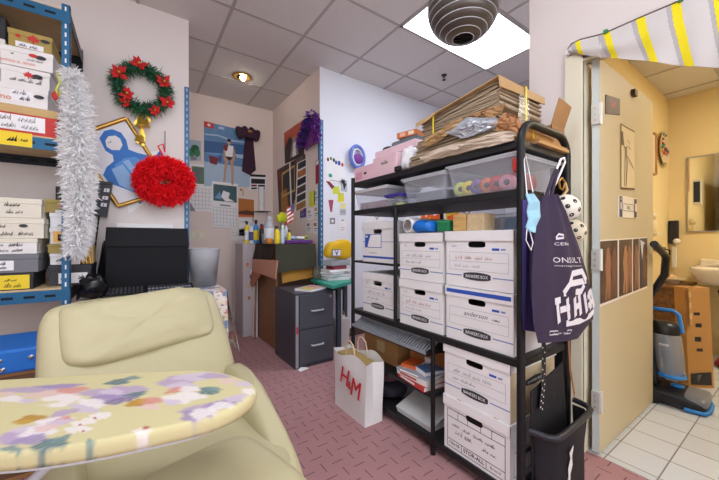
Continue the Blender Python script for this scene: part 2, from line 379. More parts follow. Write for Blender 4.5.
JAMB = mat('jamb_paint', '#e4dfc6', .45); DOORP = mat('door_paint', '#bfb290', .5, var=.04, vscale=1.5); EDGEP = mat('door_edge_paint', '#cfd8d6', .45)
j = B().box(1.875, 1.895, .69, .775, 0, 2.07, JAMB, .004).box(1.88, 1.895, -.30, .775, 2.02, 2.06, JAMB, .002).box(1.875, 1.895, -.30, -.22, 0, 2.07, JAMB, .004)
j.box(1.88, 1.985, .69, .71, 0, 2.045, JAMB).box(1.88, 1.985, -.25, .69, 2.032, 2.045, JAMB).box(1.88, 1.985, -.27, -.25, 0, 2.045, JAMB)
struct(j, 'trim_3')
BRST = wood('stained_strip', '#4f2f1c', '#7a4a2a', 4, 'Z')
d = struct(B().box(1.93, 2.85, .634, .667, .012, 2.028, DOORP, .002).box(1.9285, 1.9305, .635, .666, .013, 2.027, EDGEP), 'door_1')
for z in (1.74, 1.0, .28):
    h = B(); h.box(1.912, 1.9285, .628, .664, z-.05, z+.05, mat('hinge_paint', '#dcdcd4', .35, .3)).cyl((1.925, .626, z-.055), (1.925, .626, z+.055), .007, MATS['hinge_paint'])
    for q in (-.03, 0, .03): h.cyl((1.9125, .648, z+q), (1.910, .648, z+q), .004, STEEL, n=8)
    h.build('hinge', d)
SKIRT = mat('skirting', '#5b4038', .6)
struct(B().box(XL, .365, YF-.012, YF, 0, .09, SKIRT), 'baseboard_front_left')
struct(B().box(AX, XR, YF-.012, YF, 0, .09, SKIRT), 'baseboard_front_right')
# ---------------------------------------------------------------- ceiling fittings
def emis(name, c, s):
    t = NT(name); t.p.inputs['Base Color'].default_value = lin('#f4f6ff'); t.p.inputs['Emission Color'].default_value = lin(c); t.p.inputs['Emission Strength'].default_value = s; return t.m
LIT = emis('lit_diffuser', '#eef3ff', 6.6); LITW = emis('lit_diffuser_warm', '#fff2dc', 17.0)
def troffer(x0, x1, y0, y1, z, label, m):
    r = thing('ceiling_light', label, 'ceiling light', ((x0+x1)/2, (y0+y1)/2, z-.008), 'recessed ceiling light panels')
    f = B(); e = .022
    for a in ((x0, x1, y0, y0+e), (x0, x1, y1-e, y1), (x0, x0+e, y0, y1), (x1-e, x1, y0, y1)): f.box(*a, z-.008, z, GRID)
    f.build('light_frame', r); B().box(x0+e, x1-e, y0+e, y1-e, z-.006, z-.001, m).build('diffuser', r)
troffer(1.884, 3.135, 1.476, 2.085, H_CEIL-.0045, 'large lit fluorescent panel behind the hanging ribbed lantern', LIT)
troffer(-.618, .633, .26, .868, H_CEIL-.0045, 'added unseen light panel for even fill over the front aisle', LIT)  # unseen panel added over the camera for more even light
troffer(-.618, .633, -1.566, -.957, H_CEIL-.0045, 'added unseen light panel for even fill at the rear of the room', LIT)  # second unseen panel, added behind the camera to even out the room
troffer(3.17, 3.76, -.69, -.11, 2.566, 'warm lit panel in the bathroom ceiling', LITW)
c = PZ(242, 76.5, H_CEIL)
r = thing('ceiling_downlight', 'round brass recessed downlight in the alcove ceiling', 'ceiling light', (c.x, c.y, H_CEIL-.02))
B().lathe((c.x, c.y, H_CEIL), [(.062, -.006), (.085, -.012), (.105, -.008), (.108, 0)], BRASS, 24).build('trim_ring', r)
B().lathe((c.x, c.y, H_CEIL), [(0, -.002), (.062, -.006)], mat('downlight_dark', '#3c3830', .3, .6), 24).build('reflector', r)
B().ball((c.x+.01, c.y, H_CEIL-.014), .03, emis('bulb_added_glow', '#fff1e0', 45.0)).build('bulb', r)  # glow added to an unlit bulb to brighten the alcove
c = PZ(444, 75, H_CEIL)
r = thing('fire_sprinkler', 'small dark sprinkler head on a ceiling tile', 'sprinkler', (c.x, c.y, H_CEIL-.06))
B().lathe((c.x, c.y, H_CEIL), [(.03, 0), (.03, -.006), (.012, -.008)], DARK, 16).build('escutcheon', r)
b = B().cyl((c.x, c.y, H_CEIL-.005), (c.x, c.y, H_CEIL-.03), .009, DARK).lathe((c.x, c.y, H_CEIL-.058), [(.022, 0), (.022, .003)], DARK, 16)
for s in (-1, 1): b.tube([(c.x+s*.01, c.y, H_CEIL-.028), (c.x+s*.018, c.y, H_CEIL-.042), (c.x, c.y, H_CEIL-.056)], .003, DARK, 6)
b.build('sprinkler_head', r)
# hanging ribbed lantern
LX, LY, LZ = PY(463, 3, 1.0)[0], 1.0, PY(463, 8, 1.0)[2]
r = thing('pendant_lantern', 'grey ribbed paper globe lantern hanging over the rack', 'lantern', (LX, LY, LZ-.17))
LANT = mat('lantern_paper', '#5c5751', .35, .55, var=.12); prof = []
for i in range(121):
    a = -PI/2 + .30 + (PI-.60)*i/120; rr = .168*math.cos(a)*(1 + .022*abs(math.sin(i*PI/10))); prof.append((rr, .16*math.sin(a)))
B().lathe((LX, LY, LZ), prof, LANT, 40, caps=False).build('lantern_shade', r)
hoop = B()
for i in range(0, 121, 10):
    a = -PI/2 + .30 + (PI-.60)*i/120; hoop.tube([(LX+.169*math.cos(a)*math.cos(q*PI/18), LY+.169*math.cos(a)*math.sin(q*PI/18), LZ+.16*math.sin(a)) for q in range(36)], .0022, LGREY, 5, True)
hoop.build('rib_wire', r)
B().ball((LX, LY, LZ-.03), (.04, .04, .048), mat('frosted_bulb', '#eef2f6', .3)).build('bulb', r)
B().cyl((LX, LY, LZ+.01), (LX, LY, LZ+.17), .012, DARK).cyl((LX, LY, LZ+.15), (LX, LY, H_CEIL-.003), .004, BLACK, n=8).build('cord', r)
# ---------------------------------------------------------------- camera
cam = bpy.data.cameras.new('camera'); co = bpy.data.objects.new('camera', cam); COL.objects.link(co)
cam.sensor_width = 36; cam.lens = 36*FPX/719; cam.clip_start = .02
co.location = (0, 0, EYE); co.rotation_euler = (PI/2, 0, -YAW); SC.camera = co
SC.view_settings.view_transform = 'Standard'; SC.view_settings.look = 'None'; SC.view_settings.gamma = 1; SC.view_settings.exposure = 1.08; SC.view_settings.use_curve_mapping = False
w = bpy.data.worlds.new('world'); SC.world = w; w.use_nodes = True; w.node_tree.nodes['Background'].inputs[0].default_value = (.8, .85, 1, 1); w.node_tree.nodes['Background'].inputs[1].default_value = .05
# ================================================================ LEFT: BLUE SHELVING WITH BOOT BOXES
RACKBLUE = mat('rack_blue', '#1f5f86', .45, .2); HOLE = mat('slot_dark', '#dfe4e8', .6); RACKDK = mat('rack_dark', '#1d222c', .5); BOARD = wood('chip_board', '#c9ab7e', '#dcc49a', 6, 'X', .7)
HOLED = mat('slot_black', '#101820', .8)
sx0, sx1, sy0, sy1 = -1.25, -.318, 2.5, 3.055
r = thing('shelving_unit', 'blue slotted steel shelving unit stacked with boot boxes', 'shelving', ((sx0+sx1)/2, 2.78, 0))
def slotpost(x, y, z1, nx, ny, m, slot, w=.038, z0=0, step=.05):
    "L-shaped slotted angle; flanges run nx along x, ny along y"
    b = B(); b.box(min(x, x+nx*w), max(x, x+nx*w), min(y, y+ny*.003), max(y, y+ny*.003), z0, z1, m); b.box(min(x, x+nx*.003), max(x, x+nx*.003), min(y, y+ny*w), max(y, y+ny*w), z0, z1, m)
    z = z0+.03
    while z < z1-.03:
        b.poly([(x+nx*(w*.42), y-ny*.0008, z), (x+nx*(w*.62), y-ny*.0008, z), (x+nx*(w*.62), y-ny*.0008, z+step*.5), (x+nx*(w*.42), y-ny*.0008, z+step*.5)], slot)
        b.poly([(x-nx*.0008, y+ny*(w*.42), z), (x-nx*.0008, y+ny*(w*.62), z), (x-nx*.0008, y+ny*(w*.62), z+step*.5), (x-nx*.0008, y+ny*(w*.42), z+step*.5)], slot); z += step
    return b
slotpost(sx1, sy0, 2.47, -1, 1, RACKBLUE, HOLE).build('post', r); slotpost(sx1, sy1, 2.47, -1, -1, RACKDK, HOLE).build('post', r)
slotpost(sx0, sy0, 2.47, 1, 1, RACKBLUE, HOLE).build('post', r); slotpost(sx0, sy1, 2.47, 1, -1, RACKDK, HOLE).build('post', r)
for z in (.12, .825, 1.685, 2.44):
    B().box(sx0+.005, sx1-.005, sy0+.005, sy1-.005, z-.016, z, BOARD).build('shelf_board', r)
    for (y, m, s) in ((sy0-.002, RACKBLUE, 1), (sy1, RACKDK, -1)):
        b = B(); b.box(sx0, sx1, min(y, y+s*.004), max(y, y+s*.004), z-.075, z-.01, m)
        x = sx0+.06
        while x < sx1-.06:
            yy = y-.0008 if s > 0 else y-.0048
            b.poly([(x, yy, z-.05), (x+.045, yy, z-.05), (x+.045, yy, z-.036), (x, yy, z-.036)], HOLED); x += .085
        b.build('beam', r)
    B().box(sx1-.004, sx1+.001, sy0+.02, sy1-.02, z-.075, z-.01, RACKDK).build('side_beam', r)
B().poly([(-.60, sy0-.0045, 1.612), (-.475, sy0-.0045, 1.612), (-.475, sy0-.0045, 1.688), (-.60, sy0-.0045, 1.688)], YELLOW).scribble((-.57, sy0-.0055, 1.635), (1,0,0), (0,0,1), .05, .025, INK, 4, .006, 1).scribble((-.52, sy0-.0055, 1.64), (1,0,0), (0,0,1), .035, .015, INK, 5, .003, 1).build('price_tag', r, 'yellow tag with black marker')
XD, ZD = (1,0,0), (0,0,1)
def shoebox(label, x0, x1, z0, h, m, lid, deco, y=2.515, d=.30, a=0.0, group='boot boxes on the blue shelving'):
    cx = (x0+x1)/2; T = rotz((cx, y+d/2, z0), a); w = (x1-x0)/2; lh = h*.28
    r = thing('boot_box', label, 'box', (cx, y+d/2, z0), group)
    b = B(T); b.box(-w, w, -d/2, d/2, 0, h-.003, m, .002, 1)
    for t in deco:
        k = t[0]; yy = -d/2-.0045
        if k == 'label': b.poly([(-w+2*w*t[1], yy+.001, h*t[2]), (-w+2*w*t[3], yy+.001, h*t[2]), (-w+2*w*t[3], yy+.001, h*t[4]), (-w+2*w*t[1], yy+.001, h*t[4])], t[5])
        elif k == 'pen': b.scribble((-w+2*w*t[1], yy, h*t[2]), XD, ZD, 2*w*t[3], h*t[4], t[5] if len(t) > 5 else INK, seed=int(abs(x0*99)+z0*77), lw=.0026, words=t[6] if len(t) > 6 else 2)
        elif k == 'leaf':
            q = [(0,1),(.2,.55),(.5,.7),(.42,.35),(.95,.3),(.6,0),(.75,-.25),(.1,-.3),(.06,-.8),(-.06,-.8),(-.1,-.3),(-.75,-.25),(-.6,0),(-.95,.3),(-.42,.35),(-.5,.7),(-.2,.55)]
            b.poly([(-w+2*w*t[1]+p*t[3], yy, h*t[2]+s*t[3]) for p, s in q], RED)
        elif k == 'oval': b.poly([(-w+2*w*t[1]+t[3]*math.cos(i*PI/8), yy, h*t[2]+t[3]*.5*math.sin(i*PI/8)) for i in range(16)], t[4])
        elif k == 'txt': b.text(t[1], (-w+2*w*t[2], yy, h*t[3]), XD, ZD, t[4], t[5])
    b.build('box_body', r)
    l = B(T); l.box(-w-.003, w+.003, -d/2-.003, d/2+.003, h-lh, h, lid, .002, 1); l.build('box_lid', r); return r
z = 1.6852; TANL = TAN
shoebox('red box with white handwritten label, lowest on upper shelf', -.80, -.375, z, .155, RED, TAN, [('label', .38, .12, .88, .66, WHITE), ('pen', .42, .42, .42, .18), ('pen', .48, .17, .36, .18)], d=.36)
shoebox('white boot box with handwritten white label, on the red box', -.64, -.415, z+.156, .115, WBOX, WBOX, [('label', .34, .2, .74, .72, WHITE), ('pen', .38, .5, .26, .2), ('pen', .5, .24, .2, .22), ('oval', .84, .55, .022, DARK), ('txt', 'anino', .16, .2, .03, ORANGE)], d=.33)
shoebox('white box with red maple leaf and scribbles, third of the upper stack', -.60, -.405, z+.272, .100, WBOX, WBOX, [('leaf', .56, .62, .026), ('oval', .74, .66, .022, DARK), ('pen', .18, .2, .7, .22, INK, 4), ('pen', .62, .48, .25, .2)], y=2.53, a=-.03)
shoebox('white box with red and black round logo under the gold box', -.595, -.385, z+.373, .105, WBOX, WBOX, [('oval', .62, .7, .02, RED), ('oval', .76, .66, .024, DARK), ('txt', 'tomito a. anon', .3, .16, .018, ORANGE), ('oval', .22, .6, .007, GREEN), ('pen', .5, .4, .36, .08, GREY)], y=2.52, a=-.06)
shoebox('olive gold box with red leaf, top of the upper stack', -.575, -.40, z+.479, .10, GOLD, GOLD, [('leaf', .56, .6, .032), ('leaf', .22, .62, .016), ('oval', .84, .68, .02, DARK), ('label', .16, .06, .8, .36, WHITE), ('pen', .24, .09, .48, .2)], y=2.53)
shoebox('white box half cut off at the left edge, beside the gold box', -.93, -.605, z+.425, .11, WBOX, WBOX, [('pen', .3, .4, .4, .2)], y=2.6)
b = B().box(-.93, -.60, 2.6, 2.9, z+.5355, z+.665, DARK, .008).box(-.88, -.64, 2.597, 2.6, z+.56, z+.62, GREY)
tag(b.build('metal_box'), 'dark grey box on top of the half hidden white box', 'box')
b = B().box(-1.15, -.805, 2.56, 2.92, z, z+.424, mat('brown_carton', '#7b5a3c', .8), .004)
tag(b.build('storage_carton'), 'brown carton in shadow left of the upper box stack', 'box')
z = .8252
shoebox('black box with a yellow handwritten label, lowest left on lower shelf', -.82, -.475, z, .094, mat('charcoal_card', '#2b2b30', .6), mat('charcoal_card', '#2b2b30', .6), [('label', .42, .06, .96, .88, YELLOW), ('pen', .5, .5, .36, .24), ('pen', .52, .14, .1, .2, INK, 1), ('pen', .68, .14, .2, .3)])
shoebox('grey box with a white handwritten label on the yellow labelled box', -.82, -.455, z+.095, .102, mat('grey_card', '#77787d', .6), mat('grey_card', '#77787d', .6), [('label', .3, .14, .74, .66, WHITE), ('pen', .4, .42, .28, .16), ('pen', .5, .2, .18, .16)])
shoebox('cream box with two lines of marker, third of lower left stack', -.82, -.46, z+.198, .085, WBOX, CREAMBOX, [('pen', .5, .48, .4, .2), ('pen', .6, .14, .26, .2)])
shoebox('cream box with a dark oval logo, fourth of lower left stack', -.80, -.432, z+.284, .112, CREAMBOX, CREAMBOX, [('oval', .78, .62, .018, DARK), ('pen', .34, .5, .3, .2), ('pen', .36, .12, .55, .24, INK, 3)])
shoebox('cream box with a blue sketch, top of lower left stack', -.80, -.442, z+.397, .108, CREAMBOX, CREAMBOX, [('pen', .4, .56, .4, .18), ('pen', .62, .2, .2, .2), ('label', .36, .34, .55, .44, SKY), ('label', .40, .2, .50, .3, TEAL)])
DKBOX = mat('charcoal_lid', '#34353a', .55)
shoebox('long charcoal shoe box with white label behind the blue post', -.425, -.235, z, .125, DKBOX, DKBOX, [('label', .22, .1, .92, .6, WHITE), ('pen', .28, .26, .25, .2), ('pen', .7, .26, .15, .2)], y=2.60, d=.33)
shoebox('white shoe box lying on the long charcoal box', -.42, -.285, z+.126, .068, WBOX, WBOX, [('pen', .2, .3, .5, .25)], y=2.6)
shoebox('gold shoe box sandwiched between two white boxes', -.43, -.288, z+.195, .055, GOLD, GOLD, [], y=2.6)
shoebox('white shoe box with an orange bordered label', -.42, -.285, z+.251, .095, WBOX, WBOX, [('label', .1, .1, .8, .8, mat('orange_pale', '#f0b860', .6)), ('label', .25, .2, .8, .6, WHITE), ('pen', .3, .3, .4, .22)], y=2.6)
shoebox('pale shoe box with faint writing under the small gold box', -.42, -.285, z+.347, .09, WHITE, WHITE, [('pen', .25, .1, .55, .22), ('pen', .55, .5, .2, .2)], y=2.6)
shoebox('gold box with red leaf, top of the right hand lower stack', -.445, -.285, z+.438, .078, GOLD, GOLD, [('leaf', .5, .5, .02), ('label', .3, .0, .9, .2, WHITE)], y=2.6)
b = B().box(-.40, -.33, 2.62, 2.8, z+.5165, z+.60, BLACK, .006).box(-.39, -.345, 2.617, 2.62, z+.53, z+.59, DARK)
tag(b.build('camera_case'), 'small black case standing on the gold leaf shoe box', 'case')
b = B().box(-.281, -.225, 2.62, 2.78, z+.1265, z+.24, TAN, .003)
for i in range(3): b.cyl((-.272+i*.018, 2.619, z+.13), (-.29+i*.022, 2.619, z+.20), .008, BRASS, n=8)
tag(b.build('gold_packet'), 'small tan packet behind the foot of the feather boa', 'packet')
# white feather boa
FT = NT('white_feather'); FEA = FT.m; fd = FT.add('ShaderNodeBsdfDiffuse', Color=lin('#fbfbfb')); ft_ = FT.add('ShaderNodeBsdfTranslucent', Color=lin('#fbfbfb')); fm_ = FT.add('ShaderNodeMixShader'); fm_.inputs[0].default_value = .4
FT.link(fd.outputs[0], fm_.inputs[1]); FT.link(ft_.outputs[0], fm_.inputs[2]); FT.link(fm_.outputs[0], FT.n['Material Output'].inputs['Surface']); bp = [PY(x, y, 2.46) for x, y in ((70, 72), (74, 84), (77, 105), (77, 130), (78, 155), (79, 180), (80, 200), (79, 222), (78, 240), (74, 252))]
b = B().tube(bp, .035, FEA, 8, r1=.015).fluff(bp, lambda t: .02+.050*min(1, t*3)*(1-.8*max(0, t-.55)/.45), 11000, .040, FEA, 3, .0065, .35, lim=(1, 2.494))
tag(b.build('feather_boa'), 'fluffy white feather boa hanging from the blue shelving post', 'boa')
b = B().tube([PY(57, 72, 2.46), PY(60, 82, 2.44), PY(56, 90, 2.44), PY(59, 98, 2.45), PY(61, 90, 2.46)], .006, mat('lime_cord', '#cfd65a', .5), 6).soft(PY(55, 96, 2.45), (XD, (0,1,0), ZD), (.014, .014, .025), RED, 1, 1, 8, 12)
tag(b.build('cord_tie'), 'yellow green cord with red bead on the blue post', 'cord')
# ---------------------------------------------------------------- wreath wall
WY = 3.07
NEED = mat('pine_green', '#1f5a3c', .7, var=.25, vscale=30); NEED2 = mat('pine_light', '#3f7d45', .7)
c = PY(142, 88, WY-.075); ringp = [V((c.x+.158*math.cos(a*PI/16), c.y, c.z+.158*math.sin(a*PI/16))) for a in range(32)]
r = thing('christmas_wreath', 'green pine wreath with red poinsettias on the left wall', 'wreath', (c.x, WY-.02, c.z-.24))
B().tube(ringp, .02, NEED, 8, True).fluff(ringp, .026, 1900, .055, NEED, 5, .0035, .1, True, lim=(1, WY-.004)).fluff(ringp, .026, 320, .05, NEED2, 6, .005, .1, True, lim=(1, WY-.004)).build('pine_ring', r)
POIN = mat('poinsettia_red', '#d42a2e', .6); GLD = mat('gold_foil', '#d9b34a', .3, .7)
def flower(p, s, m, seed):
    b = B(); rnd = random.Random(seed)
    for i in range(7):
        a = 2*PI*i/7+rnd.random(); L = s*rnd.uniform(.8, 1.15); d = V((math.cos(a), -.25, math.sin(a))); q = V((-math.sin(a), 0, math.cos(a)))*s*.3
        b.add([p, p+d*L*.5+q, p+d*L+V((0,-.01,0)), p+d*L*.5-q, p+d*L*.5+V((0,-.012,0))], [(0,1,4),(1,2,4),(2,3,4),(3,0,4)], m)
    b.ball(p+V((0,-.02,0)), s*.16, GLD, 8); return b
for i, (x, y, s) in enumerate(((119, 73, .065), (139, 64, .06), (164, 82, .06), (167, 103, .06), (127, 94, .058), (125, 103, .04), (155, 111, .045))):
    flower(PY(x, y, WY-.11), s, POIN, i).build('poinsettia', r)
for x, y, s in ((140, 121, .07), (147, 123, .055), (142, 139, .055), (137, 137, .04)):
    p = PY(x, y, WY-.06); B().lathe(p+V((0,0,s*.5)), [(.004, 0), (s*.3, -s*.15), (s*.42, -s*.6), (s*.7, -s)], GLD, 16, ax=(.25*(1 if x > 141 else -1), 0, 1)).build('bell', r)
b = B()
for p, q in (((142, 112), (134, 124)), ((142, 112), (150, 122)), ((141, 125), (143, 146)), ((141, 128), (137, 143))): b.ribbon([PY(*p, WY-.05), PY((p[0]+q[0])/2+2, (p[1]+q[1])/2, WY-.06), PY(*q, WY-.05)], .02, (0,-1,0), GLD)
b.build('ribbon', r)
# framed abstract picture and the blue sheet behind it
ABLUE = mat('print_cobalt', '#2673c8', .5); APALE = mat('print_pale_blue', '#8fb8e6', .5); AMID = mat('print_mid_blue', '#5393d8', .5)
card('blue_print_sheet', 'white and blue printed sheet tucked behind the tilted gold frame', 'print', 'Y', WY, [(118, 157), (162, 150), (172, 183), (129, 214)], WHITE, [('p', [(.0, .62), (.95, .0), (.98, .98), (.25, .96)], ABLUE), ('s', .32, .90, .2, .04, WHITE, 3, 1)], .003)
px = [(72, 137), (126, 118.5), (172, 190), (118, 206)]
def pu(x, y): # picture position inside the tilted sheet
    dx, dy = x-72, y-137; det = 54*69-(-18.5)*46; return ((dx*69-dy*46)/det, (54*dy+18.5*dx)/det)
def pp_(q, m): return ('p', [pu(*p) for p in q], m)
r = tag(card_mesh('Y', WY, px, mat('print_ground', '#e3e3e9', .4), [
    pp_([(98, 138), (103, 131), (111, 129), (120, 132), (125, 139), (127, 148), (136, 151), (148, 153), (152, 160), (158, 176), (150, 186), (140, 194), (124, 188), (108, 182), (102, 174), (105, 166), (112, 160), (111, 154), (104, 150)], ABLUE),
    pp_([(104, 140), (107, 136), (114, 135), (119, 138), (121, 144), (118, 149), (110, 149), (105, 146)], WHITE), ('s',)+pu(107, 143)+(.10, .03, GREY, 8, 1),
    pp_([(113, 164), (122, 157), (134, 155), (148, 162), (142, 180), (126, 176), (114, 172)], AMID), pp_([(110, 168), (121, 163), (138, 186), (131, 190), (118, 184)], APALE), pp_([(121, 160), (127, 158), (140, 176), (137, 180)], APALE), pp_([(132, 166), (144, 164), (146, 178), (140, 186)], mat('print_ice', '#b4d0ee', .5))], .012, .006).build('abstract_picture'), 'tilted gold framed blue abstract picture behind the red feather ring', 'picture')
b = B(); c4 = [PY(x, y, WY-.022) for x, y in px]
for i in range(4): p, q = c4[i], c4[(i+1) % 4]; b.tube([p, q], .016, BRASS, 6)
b.build('picture_frame', r)
# red feather ring
REDF = mat('red_feather', '#ff1222', .75, var=.08, vscale=25); c = PY(165, 181, WY-.155)
rp = [V((c.x+.128*math.cos(a*PI/16), c.y-.03*math.sin(a*PI/16), c.z+.105*math.sin(a*PI/16))) for a in range(32)]
b = B().tube(rp, .055, REDF, 10, True).fluff(rp, .062, 9000, .042, REDF, 9, .0065, .2, True, .8)
r = tag(b.build('feather_wreath'), 'fluffy bright red feather ring hanging beside the blue post', 'wreath')
B().tube([PY(163, 155, WY-.1), PY(160, 150, WY-.1), PY(158, 146, WY-.09), PY(163, 144, WY-.09), PY(165, 152, WY-.1)], .006, REDF, 6).tube([PY(165, 150, WY-.08), PY(165, 131, WY-.005)], .003, DARK, 6).build('hanging_loop', r)
# wall phone / switch box with cord
r = tag(card_mesh('Y', WY-.0, [(100, 181), (113, 182), (107, 217), (91, 215)], mat('phone_grey', '#3a3b42', .45), [('p', [(.2, .06), (.9, .06), (.9, .1), (.2, .1)], BLACK)] + [('r', .45, v, .85, v+.1, WHITE) for v in (.2, .42, .62)] + [('r', .6, v+.02, .66, v+.08, BLUEINK) for v in (.2, .42, .62)], .05).build('switch_box'), 'dark grey box with three white buttons on the left wall', 'switch box')
B().tube([PY(99, 216, WY-.03), PY(97, 232, WY-.03), PY(95, 250, WY-.05)], .006, BLACK, 6).build('cord', r)
# slotted blue angles on the wall corners
slotpost(.368, WY-.003, 2.39, -1, 1, RACKBLUE, HOLE, .036, .02, .055)
CORNB = mat('corner_blue', '#3c6e95', .45, .2); HOLEC = mat('slot_pale', '#a9bccb', .6)
b = B().box(.332, .370, WY-.004, WY, .02, 2.40, CORNB).box(.366, .370, WY, WY+.035, .02, 2.40, CORNB)
z = .05
while z < 2.38:
    b.poly([(.346, WY-.0048, z), (.356, WY-.0048, z), (.356, WY-.0048, z+.028), (.346, WY-.0048, z+.028)], HOLEC); z += .055
tag(b.build('corner_angle'), 'blue slotted steel angle on the wall corner by the red ring', 'steel angle', 'blue slotted angles on the wall corners')
b = B().box(AX-.004, AX+.040, WY-.004, WY, .02, 2.40, CORNB).box(AX-.004, AX-.0006, WY, WY+.035, .02, 2.40, CORNB)
z = .05
while z < 2.38:
    b.poly([(AX+.014, WY-.0048, z), (AX+.025, WY-.0048, z), (AX+.025, WY-.0048, z+.028), (AX+.014, WY-.0048, z+.028)], HOLEC); z += .055
tag(b.build('corner_angle'), 'blue slotted steel angle on the corner near the teal table', 'steel angle', 'blue slotted angles on the wall corners')
# ================================================================ TABLE BEHIND THE CHAIR
FLORT = floral('floral_tablecloth', '#e9e0d4', [('#d9a396', 9, .36, .14), ('#8195b2', 10, .34, .1), ('#9aa586', 13, .28, .1), ('#e6d3a8', 15, .26, .1), ('#56688c', 15, .22, .06), ('#b8747a', 17, .18, .06)], 14, 3)
tx0, tx1, ty0, ty1, tz = -.29, .54, 2.46, 3.04, .735
r = thing('side_table', 'small table behind the cream chair under a floral cloth', 'table', ((tx0+tx1)/2, (ty0+ty1)/2, 0))
WD = wood('table_wood', '#6b4a30', '#8a6240', 3, 'X')
B().box(tx0, tx1, ty0, ty1, tz-.03, tz-.004, WD).build('table_top', r)
for x in (tx0+.05, tx1-.06):
    for y in (ty0+.05, ty1-.05): B().box(x-.02, x+.02, y-.02, y+.02, 0, tz-.03, WD).build('leg', r)
def cloth_side(b, p0, p1, nrm, z1, drop, m, amp=.02, waves=4, n=40, k=10, flare=.035):
    p0 = V(p0); p1 = V(p1); nrm = V(nrm); vs = []; L = (p1-p0).length
    for i in range(n+1):
        t = i/n
        for j in range(k+1):
            s = j/k; D = drop(t) if callable(drop) else drop
            a = amp*s*math.sin(t*waves*2*PI+.6)
            q = p0.lerp(p1, t)+nrm*(a+flare*s*math.sin(min(1, s*1.5)*PI/2)); vs.append(V((q.x, q.y, z1-D*s)))
    b.add(vs, [(i*(k+1)+j, i*(k+1)+j+1, (i+1)*(k+1)+j+1, (i+1)*(k+1)+j) for i in range(n) for j in range(k)], m, True)
b = B().box(tx0-.003, tx1+.003, ty0-.003, ty1, tz-.003, tz, FLORT)
cloth_side(b, (tx1+.003, ty0, 0), (tx1+.003, ty1, 0), (1,0,0), tz, lambda t: .47-.24*t+.02*math.sin(9*t), FLORT, .030, 2.2, flare=.065)
cloth_side(b, (tx0, ty0-.003, 0), (tx1, ty0-.003, 0), (0,-1,0), tz, .34, FLORT, .015, 4)
tag(b.build('tablecloth'), 'floral pastel tablecloth draped to a point behind the chair', 'tablecloth')
# black storage bag
BK = mat('black_nylon', '#141419', .6, bump=.12, bscale=14, spec=.2)
x0, x1, y0, y1, z0, z1 = -.165, .312, 2.70, 2.93, tz+.03, 1.185
r = thing('black_storage_bag', 'big black fabric bag with a folded flap on the table', 'bag', ((x0+x1)/2, 2.8, z0))
def bagside(p, q): return p.x
b = B(); b.hexa([(x0-.005, y0, z0), (x1, y0, z0), (x1, y1, z0), (x0-.05, y1, z0), (x0, y0-.01, z1-.09), (x1+.005, y0-.01, z1-.09), (x1, y1, z1-.09), (x0-.03, y1, z1-.09)], BK)
b.build('bag_body', r)
b = B(); b.hexa([(x0-.004, y0-.024, z1-.125), (x1+.008, y0-.024, z1-.13), (x1+.008, y0-.012, z1-.13), (x0-.004, y0-.012, z1-.125), (x0, y0-.018, z1), (x1, y0-.018, z1), (x1, y1, z1-.06), (x0-.02, y1, z1-.07)], BK)
b.build('flap', r)
b = B(); b.poly([(x0-.006, y0-.002, z0+.02), (x0-.055, y0+.10, z0+.1), (x0-.02, y0+.10, z1-.13), (x0-.001, y0-.004, z1-.1)], BK).poly([(x0-.055, y0+.10, z0+.1), (x0-.052, y1, z0+.05), (x0-.035, y1, z1-.1), (x0-.02, y0+.10, z1-.13)], BK); b.build('side_gusset', r)
# keyboard in front of it
r = thing('keyboard', 'black computer keyboard in front of the black bag', 'keyboard', (.08, 2.57, tz))
B().hexa([(-.17, 2.50, tz+.002), (.335, 2.50, tz+.002), (.335, 2.66, tz+.002), (-.17, 2.66, tz+.002), (-.17, 2.50, tz+.02), (.335, 2.50, tz+.02), (.335, 2.66, tz+.05), (-.17, 2.66, tz+.05)], BLACK).build('case', r)
b = B(); KEY = mat('key_grey', '#8a8d96', .5); rnd = random.Random(2)
for j in range(5):
    for i in range(22):
        x = -.155+i*.0218; y = 2.512+j*.028; zz = tz+.021+(y-2.5)*.188
        if 9 <= i <= 9: continue
        b.box(x, x+.017, y, y+.021, zz, zz+.007, KEY if (i > 9 and j in (0, 2)) else DARK)
b.build('key', r)['kind'] = 'stuff'
# silver bin
c = V((.44, 2.80, tz)); r = thing('waste_bin', 'silver metal waste bin standing on the floral tablecloth', 'bin', c)
BIN = mat('brushed_silver', '#bbbec4', .45, .1, var=.14, vscale=14, bump=.5, bscale=14)
B().lathe(c, [(.0, .004), (.088, .004), (.09, .0), (.118, .295)], BIN, 28).lathe(c, [(.113, .295), (.086, .012)], BIN, 28).build('bin_body', r)
B().tube([c+V((.118*math.cos(a*PI/14), .118*math.sin(a*PI/14), .296)) for a in range(28)], .004, BIN, 6, True).build('rim', r)
# white box behind the bag and black plastic bag by the shelf
tag(B().box(-.12, .24, 2.945, 3.04, tz, 1.225, WHITE, .004).box(-.11, .23, 2.94, 2.945, .95, 1.2, WBOX).build('white_carton'), 'white carton just showing above the black bag', 'box')
b = B().soft((-.215, 2.535, tz+.08), (XD, (0,1,0), ZD), (.065, .058, .072), mat('bin_liner', '#101014', .25, bump=.5, bscale=25), .8, .8, 14, 20, lambda p, q: q*(1+.12*math.sin(9*p.x+5*p.z)+.1*math.sin(11*p.y)))
tag(b.build('plastic_sack'), 'crumpled black plastic sack between shelving and black bag', 'sack')
